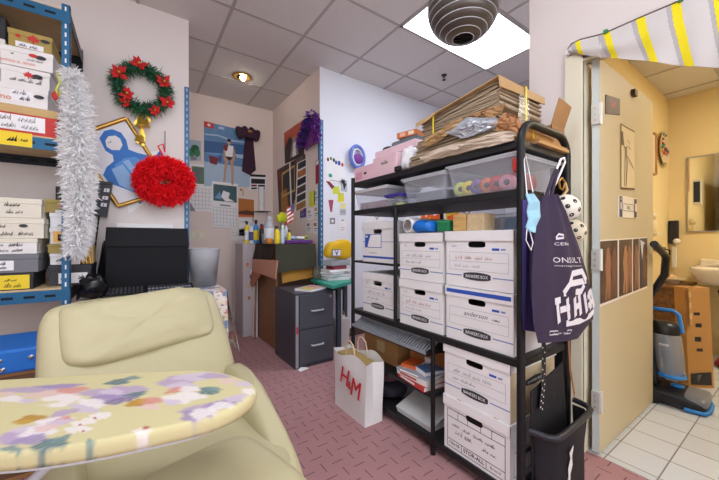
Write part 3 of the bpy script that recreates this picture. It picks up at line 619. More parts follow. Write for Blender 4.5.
# blue case on a carton under the shelving
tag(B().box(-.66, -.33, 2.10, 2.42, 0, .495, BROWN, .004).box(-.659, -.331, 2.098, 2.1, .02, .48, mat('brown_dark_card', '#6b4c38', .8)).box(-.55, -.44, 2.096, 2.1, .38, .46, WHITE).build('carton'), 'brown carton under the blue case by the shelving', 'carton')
r = thing('blue_case', 'bright blue case with silver studs left of the chair', 'case', (-.5, 2.25, .496))
B().box(-.66, -.30, 2.08, 2.44, .496, .605, BLUE, .012).build('case_shell', r)
for x, z in ((-.585, .555), (-.50, .56), (-.40, .56), (-.49, .52)): B().lathe((x, 2.08, z), [(.011, 0), (.009, .005), (0, .008)], STEEL, 12, ax=(0,-1,0)).build('stud', r)
# ================================================================ CREAM RECLINER
LEA = mat('cream_leather', '#b9b18c', .5, var=.05, vscale=4, bump=.45, bscale=6, spec=.45)
SEAM = mat('cream_leather_seam', '#959070', .6)
fw = V((.251, -.968, 0)); wd = V((.968, .251, 0)); up = V((0,0,1)); bc = V((.07, 1.60, .35))
lean = .56; bk = (-fw*math.sin(lean)+up*math.cos(lean)).normalized(); bn = bk.cross(wd).normalized()
if bn.dot(fw) < 0: bn = -bn
r = thing('recliner_chair', 'cream leather recliner chair with padded headrest behind ironing board', 'chair', (.2, 1.3, 0))
HB = .525
b = B(); b.soft(bc+bk*HB*.5-bn*.0, (wd, bk, bn), (.355, HB*.54, .085), LEA, .55, .28, 20, 40, lambda p, q: V((q.x*(1-.05*max(0, p.y)), q.y, q.z + .035*p.x*p.x - .01*math.sin(p.y*6)*(1 if p.z > 0 else 0)))); b.tube([bc+bk*(HB*t)+bn*(.082-.004*abs(t-.3)) for t in (.02, .12, .22, .32, .42)], .0028, SEAM, 6); b.build('backrest', r)
b = B(); b.soft(bc+bk*(HB*.755)+bn*.08, (wd, bk, bn), (.29, .138, .05), LEA, .6, .32, 20, 40, lambda p, q: V((q.x, q.y+.012*math.sin(p.x*3), q.z+(.006*math.sin(p.x*9+p.y*5)+.004*math.sin(p.x*17-p.y*7)+.005*math.sin(p.y*8-p.x*3))*(1 if p.z > 0 else 0))))
b.tube([bc+bk*(HB*.755)+bn*.068+wd*(.292*math.copysign(abs(math.cos(a*PI/24))**.32, math.cos(a*PI/24)))+bk*(.140*math.copysign(abs(math.sin(a*PI/24))**.32, math.sin(a*PI/24))) for a in range(48)], .006, SEAM, 6, True); b.build('headrest', r)
sb = V((.13, 1.28, .31))
b = B(); b.soft(sb, (wd, fw, up), (.27, .34, .085), LEA, .5, .3); b.build('seat', r)
b = B(); b.soft(V((.135, .90, .375)), (wd, fw, up), (.245, .21, .095), LEA, .55, .4); b.build('seat_cushion', r)
for cx_, cy_, af in ((.405, 1.36, V((.06, -1, 0)).normalized()), (-.175, 1.24, V((.12, -1, 0)).normalized())):
    b = B(); b.soft(V((cx_, cy_, .30)), (V((-af.y, af.x, 0)), af, up), (.055, .40, .215), LEA, .6, .4, 18, 30, lambda p, q: V((q.x, q.y, q.z-.13*max(0, p.y+.1)*max(0, p.z+1)*.6))); b.build('armrest', r)
b = B(); b.cyl((.2, 1.3, .03), (.2, 1.3, .23), .04, BLACK).lathe((.2, 1.3, 0), [(.30, 0), (.30, .02), (.06, .035)], mat('base_wood', '#6a4228', .4), 32); b.build('base', r)
# ================================================================ IRONING BOARD
UN = 319.6*.38; pts = [(-.0120, .0066), (-.0100, .00685), (-.00823, .00714), (-.0068, .00737), (-.00565, .00752), (-.0048, .00763), (-.00393, .00769), (-.0034, .00762), (-.00298, .00746), (-.0025, .00716), (-.00224, .0069), (-.00216, .00668), (-.00217, .0064), (-.00231, .00602), (-.0025, .00576), (-.00282, .00552), (-.00348, .00521), (-.00406, .00497), (-.00468, .00479), (-.00538, .00467), (-.0065, .0046), (-.0085, .0045), (-.0105, .00435), (-.0120, .0044), (-.0126, .0055)]
def sm(p, n=3):
    k = len(p); o = []
    for i in range(k):
        a, b_, c, d = (V((*p[(i+j-1) % k], 0)) for j in range(4))
        for q in range(n):
            t = q/n; o.append(.5*((2*b_)+(c-a)*t+(2*a-5*b_+4*c-d)*t*t+(3*b_-a-3*c+d)*t**3))
    return [(v.x, v.y) for v in o]
out = [camw(a*UN, b_*UN) for a, b_ in sm(pts)]; cen = V((sum(p[0] for p in out)/len(out), sum(p[1] for p in out)/len(out), 0))
r = thing('ironing_board', 'ironing board with padded pastel floral cover in the foreground', 'ironing board', (cen.x, cen.y, 0))
b = B(); n = len(out); zt = .72; prof = [(.975, 0), (.992, -.004), (1, -.012), (1, -.024), (.99, -.034)]
vs = []
for s, dz in prof: vs += [V((cen.x+(x-cen.x)*s, cen.y+(y-cen.y)*s, zt+dz)) for x, y in out]
fs = [tuple(range(n))] + [(k*n+i, (k+1)*n+i, (k+1)*n+(i+1) % n, k*n+(i+1) % n) for k in range(len(prof)-1) for i in range(n)] + [tuple(range(len(prof)*n-1, (len(prof)-1)*n-1, -1))]

PET = dict(lilac='#b9a4c2', mauve='#a391b6', plum='#85749c', white='#efe8e4', blush='#e4c4bd', coral='#d9958c', teal='#7b9494', slate='#5d7b82', gold='#b8862e', ochre='#c9a04c', red='#b0433f', palelilac='#d3c4d6')
blobs = []
def bl(x, y, rx, ry, m, rot=0.0, wob=.12, seed=0): blobs.append((x, y, rx, ry, tuple(q*.78 for q in lin(PET[m])[:3]), rot))
def bloom(x, y, s, cols, core, seed=0, k=6):
    rnd = random.Random(seed)
    for r_, col in zip((1, .72, .45), cols):
        for i in range(k):
            a = 2*PI*(i+rnd.random()*.4)/k; bl(x+s*.62*r_*math.cos(a), y+s*.24*r_*math.sin(a), s*.52*r_, s*.20*r_, col, a*.3, .1, seed+i)
    if core: bl(x, y, s*.16, s*.07, core)
bl(35, 389, 42, 3.2, 'lilac', -.12); bl(60, 386, 26, 2.2, 'mauve', -.1); bl(55, 394, 30, 4.5, 'blush', -.1); bl(72, 390, 18, 3, 'coral', -.15); bl(62, 398, 22, 3.5, 'white', -.1)
bl(12, 399, 14, 3.6, 'white'); bl(28, 401, 9, 3, 'palelilac'); bl(8, 394, 8, 2.4, 'blush'); bl(60, 404, 14, 3, 'white', -.3); bl(80, 406, 12, 3, 'palelilac')
bl(118, 382, 13, 3.2, 'slate', -.25); bl(132, 378, 9, 2, 'teal', -.2); bl(128, 390, 20, 5, 'lilac', -.1); bl(104, 394, 24, 6, 'lilac'); bl(108, 398, 20, 4.5, 'mauve', -.2); bl(92, 403, 15, 5, 'white', .2); bl(112, 392, 13, 3, 'palelilac'); bl(122, 400, 20, 3, 'plum', -.45); bl(136, 394, 12, 2.2, 'slate', -.3); bl(88, 410, 12, 3.2, 'palelilac')
bl(138, 403, 13, 4, 'gold', -.2); bl(143, 401, 7, 2, 'ochre'); bl(152, 401, 11, 4, 'coral', -.3); bl(150, 407, 12, 3, 'blush')
bl(176, 381, 20, 5, 'lilac', -.2); bl(193, 377, 20, 4.2, 'palelilac', -.1); bl(214, 376, 16, 3, 'lilac'); bl(182, 386, 16, 4, 'palelilac'); bl(176, 390, 12, 3, 'coral', -.4); bl(190, 389, 12, 3, 'white'); bl(180, 398, 17, 6, 'white', -.2); bl(196, 396, 10, 4, 'white'); bl(172, 402, 10, 3, 'palelilac'); bl(208, 391, 10, 4.2, 'slate', .1); bl(214, 389, 8, 2.4, 'teal')
bl(228, 381, 10, 3, 'blush'); bl(244, 384, 9, 3.2, 'palelilac'); bl(248, 391, 7, 3, 'white'); bl(205, 408, 26, 5, 'lilac', -.32); bl(224, 403, 20, 4.6, 'mauve', -.4); bl(196, 415, 17, 6.0, 'mauve', -.25); bl(203, 413, 15, 5, 'white', -.3); bl(220, 406, 14, 4, 'white', -.35); bl(236, 398, 12, 3.6, 'palelilac', -.4)
bl(32, 419, 17, 4.0, 'gold', -.25); bl(22, 422, 11, 2.4, 'ochre', -.2); bl(64, 413, 16, 3.4, 'lilac', -.5); bl(52, 422, 20, 5, 'white', -.35); bl(62, 421, 12, 4, 'coral', -.5, .1); bl(58, 423, 15, 3.6, 'palelilac', -.4); bl(25, 434, 26, 8, 'palelilac', -.3); bl(14, 438, 20, 6, 'lilac', -.2); bl(38, 432, 20, 6, 'white', -.35); bl(30, 440, 20, 5, 'mauve', -.3); bl(46, 428, 14, 3.5, 'blush', -.4)
for x, y in ((78, 424), (88, 421), (84, 429), (96, 417), (104, 415), (72, 430)): bl(x, y, 8, 3.4, 'white')
for x, y in ((80, 425), (84, 431), (95, 418)): bl(x, y, 2.0, 1.1, 'red')
bl(50, 444, 20, 5, 'slate', -.35); bl(60, 439, 12, 3, 'teal', -.6); bl(12, 449, 12, 3, 'teal'); bl(142, 431, 10, 3.4, 'white', -.2); bl(146, 428, 4, 1.8, 'red'); bl(90, 442, 4, 4, 'teal')

for q_ in list(blobs):
    if q_[0] > 120: blobs.append((q_[0]-285, q_[1]+4)+q_[2:])
    if q_[0] > 20: blobs.append((q_[0]-520, q_[1]+2)+q_[2:])
def paint(p):
    d = p.x*SN+p.y*CS; q = (p.x*CS-p.y*SN)/d*FPX+CX; y0 = CY-(zt-EYE)/d*FPX; c = list(lin('#c3ba8e')[:3])
    for x, y, rx, ry, col, rot in blobs:
        dx = q-x; dy = y0-y
        if abs(dx) > rx*1.5 or abs(dy) > ry*1.6+rx*.5*abs(rot): continue
        u = (dx*math.cos(rot)+dy*math.sin(rot)*2)/rx; dy2 = dy-dx*math.sin(rot)*.5; v = dy2/ry
        u = dx/rx; rr = math.hypot(u, v); an = math.atan2(v, u); k = 1+.13*math.sin(3*an+x)+.09*math.sin(5*an+y)+.05*math.sin(11*an+x+y); t = (1.08-rr/k)/.30
        a = max(0, min(1, t)); a = a*a*(3-2*a)*(.86+.12*math.sin(q*.9+y0*2.1))
        c = [ci*(1-a)+ki*a for ci, ki in zip(c, col)]
    return (*c, 1)
pm = NT('painted_cover'); at_ = pm.add('ShaderNodeAttribute', attribute_name='paint'); pm.link(at_.outputs['Color'], pm.p.inputs['Base Color']); pm.p.inputs['Roughness'].default_value = .8; pm.p.inputs['Specular IOR Level'].default_value = .15
out2 = [camw(a*UN, b_*UN) for a, b_ in sm(pts, 14)]; n2 = len(out2); K = 46; vs = [V((cen.x, cen.y, zt))]
for k in range(1, K+1): vs += [V((cen.x+(x-cen.x)*.975*k/K, cen.y+(y-cen.y)*.975*k/K, zt)) for x, y in out2]
for s, dz in prof[1:]: vs += [V((cen.x+(x-cen.x)*s, cen.y+(y-cen.y)*s, zt+dz)) for x, y in out2]
R_ = (len(vs)-1)//n2; fs = [(0, 1+i, 1+(i+1) % n2) for i in range(n2)]+[(1+k*n2+i, 1+(k+1)*n2+i, 1+(k+1)*n2+(i+1) % n2, 1+k*n2+(i+1) % n2) for k in range(R_-1) for i in range(n2)]+[tuple(range(R_*n2, (R_-1)*n2, -1))]
cb = B(); cb.add(vs, fs, pm.m, True); co_ = cb.build('board_cover', r); ca = co_.data.color_attributes.new('paint', 'FLOAT_COLOR', 'POINT')
for i, v in enumerate(vs): ca.data[i].color = paint(v)

b = B(); b.prism([V((cen.x+(x-cen.x)*.93, cen.y+(y-cen.y)*.93, zt-.045)) for x, y in out], (0,0,.01), LGREY); b.build('board_plate', r)
q0 = V((*camw(-1.35, .72), 0)); 
for a, b2 in (((-.62, .70), (-1.32, .80)), ((-1.30, .68), (-.66, .62))):
    p = V((*camw(*a), .665)); q = V((*camw(*b2), .02)); B().tube([p, q], .011, LGREY).tube([q+V((.14, .1, 0))*.9, q-V((.14, .1, 0))*.9], .011, LGREY).build('leg', r)
# ================================================================ ALCOVE: BACK WALL
BW, SW = YR, AX-.0005
POOL = mat('poster_pool', '#5a86b4', .4, var=.25, vscale=14); POOLD = mat('poster_pool_dark', '#2f5f92', .4); FOAM = mat('poster_foam', '#a9c2d8', .4)
card('swimmer_poster', 'blue poster of a standing person by water on the alcove wall', 'poster', 'Y', BW, [(204, 121), (250, 132), (250, 187), (204, 186)], POOL, [
    ('l', [(.02, .2), (.3, .18), (.6, .22), (.98, .2)], .02, FOAM), ('l', [(.02, .36), (.4, .33), (.98, .37)], .015, SKY), ('p', [(.62, .4), (.8, .36), (.98, .42), (.98, .5), (.7, .5)], FOAM), ('p', [(.02, .44), (.2, .4), (.36, .46), (.3, .5), (.05, .5)], SKY), ('l', [(.66, .7), (.8, .74), (.98, .7)], .02, POOL), ('l', [(.05, .8), (.2, .78), (.36, .82)], .02, POOL), ('l', [(.66, .86), (.98, .9)], .02, WHITE), ('r', 0, 0, .2, .09, RED), ('e', .1, .045, .035, .022, WHITE), ('r', .3, .03, .42, .07, FOAM), ('r', .6, .05, .8, .09, TEAL), ('p', [(0, .3), (1, .25), (1, .42), (0, .48)], POOLD), ('p', [(0, .62), (1, .66), (1, 1), (0, 1)], FOAM), ('p', [(.1, .52), (.3, .54), (.26, .66), (.12, .64)], MAROON), ('r', .3, .5, .36, .6, NAVY),
    ('e', .52, .26, .04, .042, SKIN), ('p', [(.49, .2), (.56, .2), (.57, .25), (.48, .25)], INK), ('p', [(.42, .31), (.62, .31), (.6, .5), (.45, .5)], WHITE), ('p', [(.41, .31), (.51, .31), (.48, .41), (.40, .42)], MAROON), ('p', [(.40, .4), (.44, .4), (.44, .56), (.41, .58)], SKIN), ('p', [(.62, .33), (.66, .4), (.65, .56), (.61, .55)], SKIN), ('p', [(.45, .5), (.61, .5), (.56, .56), (.5, .56)], BLACK),
    ('p', [(.45, .51), (.51, .56), (.46, .76), (.44, .95), (.39, .95), (.42, .7)], SKIN), ('p', [(.55, .56), (.61, .51), (.63, .72), (.62, .97), (.57, .97), (.57, .74)], SKIN)])
BOWM = mat('bow_velvet', '#37182f', .7)
r = thing('ribbon_bow', 'dark purple ribbon bow hanging over the swimmer poster', 'bow', PY(248, 150, BW-.03))
p = PY(248, 134, BW-.05)
for s in (-1, 1):
    b = B(); b.soft(p+V((s*.075, -.01, .005)), (V((1, 0, -.25*s)), (0,1,0), V((.25*s, 0, 1))), (.085, .03, .115), BOWM, .8, .8, 12, 18, lambda q, w: V((w.x, w.y, w.z*(.55+.45*abs(q.x*s+0))))); b.build('bow_loop', r)
B().soft(p+V((.02, -.03, .03)), (XD, (0,1,0), ZD), (.035, .02, .02), BRASS, .9, .9, 8, 12).build('bow_knot', r)
b = B(); b.prism([PY(245, 137, BW-.022), PY(253, 137, BW-.022), PY(256, 170, BW-.022), PY(250, 175, BW-.022), PY(242, 171, BW-.022)], (0, .008, 0), BOWM); b.build('bow_tail', r)
card('plant_print', 'small print of a green leafy plant beside the blue corner angle', 'print', 'Y', BW, [(186, 139), (201, 141), (201, 161), (186, 161)], mat('pale_print', '#a9b9c8', .5), [('e', .35, .6, .25, .2, GREEN), ('e', .6, .42, .28, .2, mat('leaf_dark', '#1d5a3a', .6)), ('e', .75, .6, .2, .2, GREEN), ('r', .3, .78, .7, .95, GREY)])
LINE = mat('grid_line', '#aab0ba', .7)
card('wall_calendar', 'open wall calendar with a green landscape and curled page', 'calendar', 'Y', BW, [(190, 163), (217, 166), (217, 212), (190, 211)], WHITE, [('r', .06, .06, .95, .42, mat('landscape', '#5f7a5a', .5, var=.35, vscale=18)), ('p', [(.06, .12), (.4, .1), (.34, .4), (.06, .4)], mat('landscape_grey', '#5f6b74', .5)), ('p', [(.5, .42), (.62, .2), (.72, .42)], TAN), ('g', .06, .52, .95, .94, 7, 5, .004, LINE), ('p', [(0, .82), (.2, 1), (0, 1)], GREY)])
card('wall_calendar', 'open wall calendar with a dark teal photo of a white flower', 'calendar', 'Y', BW, [(212, 181), (238, 184), (238, 229), (212, 227)], WHITE, [('r', .05, .06, .95, .42, mat('photo_teal', '#35565e', .4, var=.2)), ('p', [(.1, .36), (.3, .2), (.36, .38)], SKY), ('p', [(.42, .18), (.68, .22), (.62, .34), (.86, .4), (.5, .41), (.34, .32)], WHITE), ('r', .3, .49, .7, .52, GREY), ('g', .05, .56, .95, .95, 7, 5, .004, LINE)], off=.006)
card('notice_sheet', 'white notice with black blocks pinned right of the bow', 'notice', 'Y', BW, [(249, 174), (266, 175), (266, 190), (249, 190)], WHITE, [('r', .04, .0, .98, .15, BLACK), ('r', .12, .28, .94, .6, BLACK), ('r', .12, .66, .45, .78, MAROON), ('r', .52, .66, .94, .78, INK), ('r', .12, .84, .45, .95, INK), ('r', .52, .84, .94, .95, INK)])
card('sunset_print', 'orange sunset print beside the white flower calendar', 'print', 'Y', BW, [(238.5, 198), (254, 200), (254, 217), (238.5, 217)], mat('sunset', '#b8702a', .5, var=.2), [('p', [(0, .7), (.5, .62), (1, .68), (1, .9), (0, .85)], mat('sunset_dark', '#5a2f1c', .5)), ('r', 0, .9, 1, 1, ORANGE)])
card('blank_page', 'plain white page below the orange sunset print', 'paper', 'Y', BW, [(230, 229), (246, 229), (246, 241), (230, 241)], WBOX, [('r', .1, .3, .8, .33, LINE), ('r', .1, .5, .7, .53, LINE)])
card('blank_page', 'white page behind the spray bottles', 'paper', 'Y', BW, [(239, 218), (252, 219), (252, 236), (239, 236)], WHITE, [('r', .1, .2, .8, .23, LINE)])
for x, l in ((190, 'cream light switch plate nearest the waste bin'), (198, 'cream outlet plate on the right of the switch plate')):
    r = tag(card_mesh('Y', BW, R4(x, 230, x+7, 239.5), CREAM, [], .008).build('wall_plate'), l, 'switch plate', 'cream electrical plates')
    c = PY(x+3.5, 234.7, BW-.014); B().box(c.x-.012, c.x+.012, c.y-.004, c.y+.005, c.z-.026, c.z+.026, WHITE, .002).build('switch', r)
card('hook_note', 'small strip of paper with red mark on the alcove wall', 'note', 'Y', BW, [(239.5, 187), (245, 188), (245, 197), (239.5, 196)], W_ROSE, [('r', .1, .15, .4, .4, RED), ('r', .55, .1, .7, .9, BROWN)], .002)
r = thing('wire_shelf', 'small dark wire shelf on the alcove wall', 'shelf', PY(260, 212, BW-.06))
b = B()
for y in (-.004, -.04, -.08, -.12): b.tube([PY(252, 212, BW)+V((0, y, 0)), PY(268, 212, BW)+V((0, y, 0))], .004, DARK, 6)
b.build('wire_tray', r)
for x in (253, 267): B().tube([PY(x, 212, BW)+V((0, -.12, 0)), PY(x, 212, BW)+V((0, -.004, 0)), PY(x, 222, BW)+V((0, -.004, 0))], .004, DARK, 6).build('bracket', r)
p = PY(261.5, 211, BW-.06); b = B().cyl(p+V((0,0,.004)), p+V((0,0,.32)), .036, WHITE, n=20).cyl(p+V((0,0,.31)), p+V((0,0,.325)), .03, WBOX, n=20)
tag(b.build('paper_roll'), 'tall white roll standing on the small wire shelf', 'paper roll')
# ---------------------------------------------------------------- alcove side wall
def quadx(a, b, c, d): return [a, b, c, d]
DKP = mat('poster_dark', '#2a1a1c', .4, var=.3, vscale=9)
card('sunset_poster', 'orange and black poster high on the alcove side wall', 'poster', 'X', SW, [(284, 133), (304, 119), (304, 155), (285, 164)], mat('poster_orange', '#b8482c', .4, var=.25, vscale=7), [('p', [(0, .5), (.3, .22), (.55, .5), (.8, .3), (1, .5), (1, 1), (0, 1)], DKP), ('p', [(.45, .35), (.6, .3), (.75, .9), (.3, .9)], mat('poster_grey', '#8f878a', .5)), ('p', [(.5, .5), (.6, .48), (.62, .9), (.42, .9)], WBOX)])
card('dark_poster', 'dark brown poster showing a gold picture frame on the alcove side wall', 'poster', 'X', SW, [(277, 170), (305, 154), (306, 205), (279, 214)], DKP, [('p', [(0, 0), (.16, 0), (.16, .5), (0, .5)], mat('poster_red', '#6d1f22', .5)), ('p', [(.12, .55), (.36, .5), (.4, 1), (.1, 1)], mat('poster_amber', '#a5702f', .5)), ('l', [(.2, .16), (.66, .12), (.64, .62), (.18, .64), (.2, .16)], .035, mat('frame_gold', '#c9a85a', .5)), ('r', .48, .0, .53, .98, WBOX), ('p', [(.7, .02), (.95, .0), (.95, .4), (.7, .44)], mat('poster_mid', '#6e5a50', .5))])
card('photo_strip', 'strip of small dark photographs on the alcove side wall', 'photo strip', 'X', SW, [(297, 163), (307, 158), (307, 207), (295, 213)], WBOX, [('r', .12, .02+.165*i, .9, .15+.165*i, (DARK, BROWN, INK, mat('photo_brown', '#4a3a34', .5), DARK, BROWN)[i]) for i in range(6)] + [('r', .3, .2, .6, .27, ORANGE)], .003, off=.0042)
r = thing('feather_mask', 'glittery purple feathered ornament at the top of the alcove side wall', 'ornament', PX(309, 130, SW-.05))
FPUR = mat('purple_glitter', '#6a2f8f', .35, .3, var=.3, vscale=40); FPUR2 = mat('purple_blue_glitter', '#3d3f8f', .35, .3)
b = B(); b.prism([PX(303, 122, SW-.05), PX(317, 113, SW-.05), PX(318, 141, SW-.05), PX(304, 149, SW-.05)], (.03, 0, 0), mat('purple_card', '#7d3c86', .5)); b.build('ornament_back', r)
pp = [PX(x, y, SW-.07) for x, y in ((312, 113), (310, 122), (306, 130), (303, 138), (302, 146))]
B().fluff(pp, .045, 420, .05, FPUR, 3, .012, lim=(0, SW-.004)).fluff(pp, .05, 260, .045, FPUR2, 4, .012, lim=(0, SW-.004)).build('ornament_feathers', r)
pp = [PX(x, y, SW-.07) for x, y in ((316, 116), (317, 128), (316, 140))]; B().fluff(pp, .025, 160, .05, FPUR, 6, .01, lim=(0, SW-.004)).build('ornament_trim', r)
card('red_ticket', 'narrow red strip pinned near the blue corner angle', 'strip', 'X', SW, [(315.5, 161), (319, 159), (319, 183), (315.5, 184)], mat('ticket_red', '#a32a2e', .6), [('r', .1, .03, .9, .2, WBOX), ('r', .3, .3, .7, .6, MAROON)])
NOTES = [((309, 192), (315, 190), (315, 206), (309, 207), LIME, 'round lime note'), ((300, 208), (306, 206), (306, 217), (300, 218), mat('card_violet', '#4a3f8f', .5), 'violet card behind the flag'), ((307, 209), (313, 208), (313, 220), (307, 220), WHITE, 'white card below the lime note'), ((314, 206), (319, 205), (319, 219), (314, 219), WBOX, 'off white card by the blue angle'), ((306, 222), (312, 221), (312, 233), (306, 233), WBOX, 'card with sketches above the purple tray'), ((313, 221), (319, 221), (319, 234), (313, 234), WHITE, 'card with small drawings lowest on the side wall'), ((314, 190), (319, 188), (319, 203), (314, 204), WHITE, 'narrow white card under the red strip')]
for i, (a, b_, c, d, m, l) in enumerate(NOTES):
    card('pinned_card', l + ' on the alcove side wall', 'card', 'X', SW, [a, b_, c, d], m, [] if i == 0 else [('r', .15, .15, .6, .4, (GREY, ORANGE, LINE, TAN, GREY, BROWN, LINE)[i]), ('r', .2, .55, .8, .62, GREY), ('r', .2, .72, .7, .78, LINE)], .002)
# ---------------------------------------------------------------- workbench
bx0, bx1, by0, by1, bz = 1.13, 1.56, 3.08, 3.86, 1.06
PANEL = wood('plywood_brown', '#7a4f30', '#9a6a42', 3, 'X', .5, 8); BROWNC = mat('brown_cloth', '#33241e', .85, bump=.15, bscale=60); OLIVEC = mat('olive_cloth', '#3d3d30', .85, bump=.15, bscale=60); SALMON = mat('salmon_cloth', '#c99078', .8)
r = thing('work_counter', 'tall wooden work counter in the alcove under dark cloths', 'counter', ((bx0+bx1)/2, (by0+by1)/2, 0))
B().box(bx0+.01, bx0+.03, by0+.02, by0+.62, 0, bz-.03, PANEL).build('side_panel', r); B().box(bx0+.03, bx1, by0+.02, by0+.04, 0, bz-.03, mat('panel_dark', '#4a3424', .6)).build('front_panel', r)
B().box(bx0, bx1, by0, by1, bz-.03, bz-.004, PANEL).build('counter_top', r)
for y in (by0+.66, by1-.04): B().box(bx0+.02, bx0+.06, y-.02, y+.02, 0, bz-.03, PANEL).build('leg', r)
b = B().box(bx0-.004, bx0+.03, by0-.004, by1-.05, bz-.003, bz, BROWNC)
cloth_side(b, (bx0-.004, by0-.002, 0), (bx0-.004, by1-.16, 0), (-1,0,0), bz, lambda t: .215-.03*t, BROWNC, .008, 2)
tag(b.build('brown_cloth'), 'dark brown cloth hanging over the left side of the counter', 'cloth')
b = B().box(bx0+.032, bx1+.0, by0-.006, by1-.05, bz-.003, bz+.001, OLIVEC); cloth_side(b, (bx0-.0, by0-.008, 0), (bx1+.01, by0-.008, 0), (0,-1,0), bz, lambda t: .285-.04*t, OLIVEC, .008, 1.5)
tag(b.build('olive_cloth'), 'dark olive cloth draped over the front of the counter', 'cloth')
p4 = [PX(253, 259, bx0-.075), PX(277, 260.5, bx0-.075), PX(275, 279, bx0-.075), PX(252, 271, bx0-.075)]
b = B().prism(p4, (.012, 0, 0), SALMON).prism([PX(252, 270, bx0-.068), PX(262, 273, bx0-.068), PX(252, 287, bx0-.068), PX(250, 284, bx0-.068)], (.01, 0, 0), mat('salmon_dark', '#b5745c', .8)).ribbon([PX(262, 259.5, bx0-.076), PX(261, 275, bx0-.076)], .004, (-1,0,0), MATS['salmon_dark'])
tag(b.build('salmon_cloth'), 'folded salmon cloth hanging below the brown cloth', 'cloth')
MUST = mat('mustard_cloth', '#a97a2a', .7, bump=.2, bscale=20)
b = B(); cloth_side(b, (bx0+.06, by0+.004, 0), (bx1, by0+.004, 0), (0,-1,0), .80, lambda t: .13-.04*t, MUST, .006, 3); tag(b.build('mustard_cloth'), 'mustard cloth showing below the olive cloth', 'cloth')
tag(B().tube([PX(247, 245, bx0-.04), PX(246, 255, bx0-.04), PX(248, 258, bx0-.04), PX(250, 250, bx0-.04), PX(252, 244, bx0-.03)], .007, WHITE, 8).build('white_strap'), 'white strap looped at the counter end', 'strap')
# things on the counter
def bottle(label, px, pt, w, body, cap, lab=None, Y=3.3, shape='spray', name='bottle', group='bottles and jars on the counter'):
    base = PY(px, 241, Y); base.z = bz+.002; zt = PY(px, pt, Y).z; rr = w/2*(base-V((0,0,EYE))).length/330; h = zt-base.z
    r = thing(name, label, 'bottle', base, group); b = B().lathe(base, [(rr*.92, 0), (rr, .008), (rr, h*.62), (rr*.9, h*.72), (rr*.45, h*.8), (rr*.42, h*.86)], body, 18); b.build('bottle_body', r)
    if lab: B().lathe(base, [(rr*1.015, h*.14), (rr*1.015, h*.56)], lab, 18).build('paper_label', r)
    c = B().cyl(base+V((0,0,h*.84)), base+V((0,0,h*(.96 if shape == 'spray' else 1))), rr*.52, cap, n=14)
    if shape == 'spray': c.box(base.x-rr*.9, base.x+rr*.35, base.y-rr*.3, base.y+rr*.3, base.z+h*.93, base.z+h, cap, rr*.1)
    c.build('cap', r)
WBL = mat('bottle_white', '#dfe3e8', .35); AMB = plastic_clear('amber_liquid', '#c07a28', .8); CLR = plastic_clear('clear_bottle', '#cdd3da', .5); LBLUE = mat('label_blue', '#3d8fd0', .4)
bottle('yellow spray bottle with black nozzle, leftmost on the counter', 246.8, 221, 4.2, YELLOW, BLACK, WBL, 3.84)
bottle('white bottle with blue band right of the yellow sprayer', 251.5, 223, 4.6, WBL, LGREY, NAVY, 3.80, 'cap')
bottle('yellow labelled bottle with bright blue top and black cap', 256, 220, 5.2, LBLUE, BLACK, YELLOW, 3.78, 'cap')
bottle('dark navy bottle between blue topped bottle and jug', 261.5, 224, 4.6, mat('bottle_navy', '#1d2038', .3), BLACK, None, 3.70, 'cap')
bottle('large clear jug with amber liquid in the middle of the counter', 269, 216, 9.5, CLR, LGREY, WBL, 3.30, 'cap')
bottle('yellow glue bottle with black tip in front of the jug', 277, 226, 5.4, YELLOW, BLACK, None, 3.16)
bottle('pale blue bottle with white cap next to the yellow glue', 282.5, 225, 4.6, mat('bottle_ice', '#bcd0de', .3), WHITE, None, 3.16, 'cap')
bottle('small yellow bottle with dark cap by the flag', 289, 230, 4.2, mat('bottle_lemon', '#d9c93a', .4), DARK, None, 3.16, 'cap')
bottle('small red capped bottle behind the pale blue bottle', 286, 222, 3.8, WBL, RED, None, 3.4, 'cap')
p = PY(269, 238, 3.18); p.z = bz+.002; tag(B().lathe(p, [(.03, 0), (.036, .01), (.036, .05), (.03, .055)], mat('amber_jar', '#b8742a', .25), 18).build('amber_jar'), 'amber jar standing in front of the clear jug', 'jar')
p = PY(266, 240, 3.56); p.z = bz+.002; b = B().lathe(p, [(.04, 0), (.05, .11), (.047, .11), (.038, .006)], mat('cup_grey', '#8a8f99', .4), 18)
r = tag(b.build('pencil_cup'), 'grey cup of pens and red flowers behind the bottles', 'cup')
for i in range(7):
    a = i*.9; q = p+V((.025*math.cos(a), .025*math.sin(a), .01)); e = q+V((.03*math.cos(a), .03*math.sin(a), .17+.02*(i % 3))); b = B().cyl(q, e, .004, (DARK, BLUEINK, RED, GREEN)[i % 4], n=6).ball(e, .014, (RED, PURPLE, WBOX)[i % 3], 8); b.build('pen', r)
p = PY(281, 228, 3.5); rnd = random.Random(4); CH = mat('chartreuse', '#d6dc2c', .6)
b = B().soft(PY(281, 218, 3.55), (V((.9, 0, .3)), (0,1,0), V((-.3, 0, .9))), (.075, .03, .06), CH, .9, .7, 14, 20, lambda p, q: V((q.x*(1+.25*p.x), q.y, q.z*(1+.2*math.sin(5*p.x))))).cyl(V((PY(281, 218, 3.55).x, 3.55, bz+.002)), PY(281, 220, 3.55), .006, GREEN, n=8)
tag(b.build('chartreuse_bundle'), 'chartreuse fabric bundle on a stick behind the bottles', 'fabric bundle')
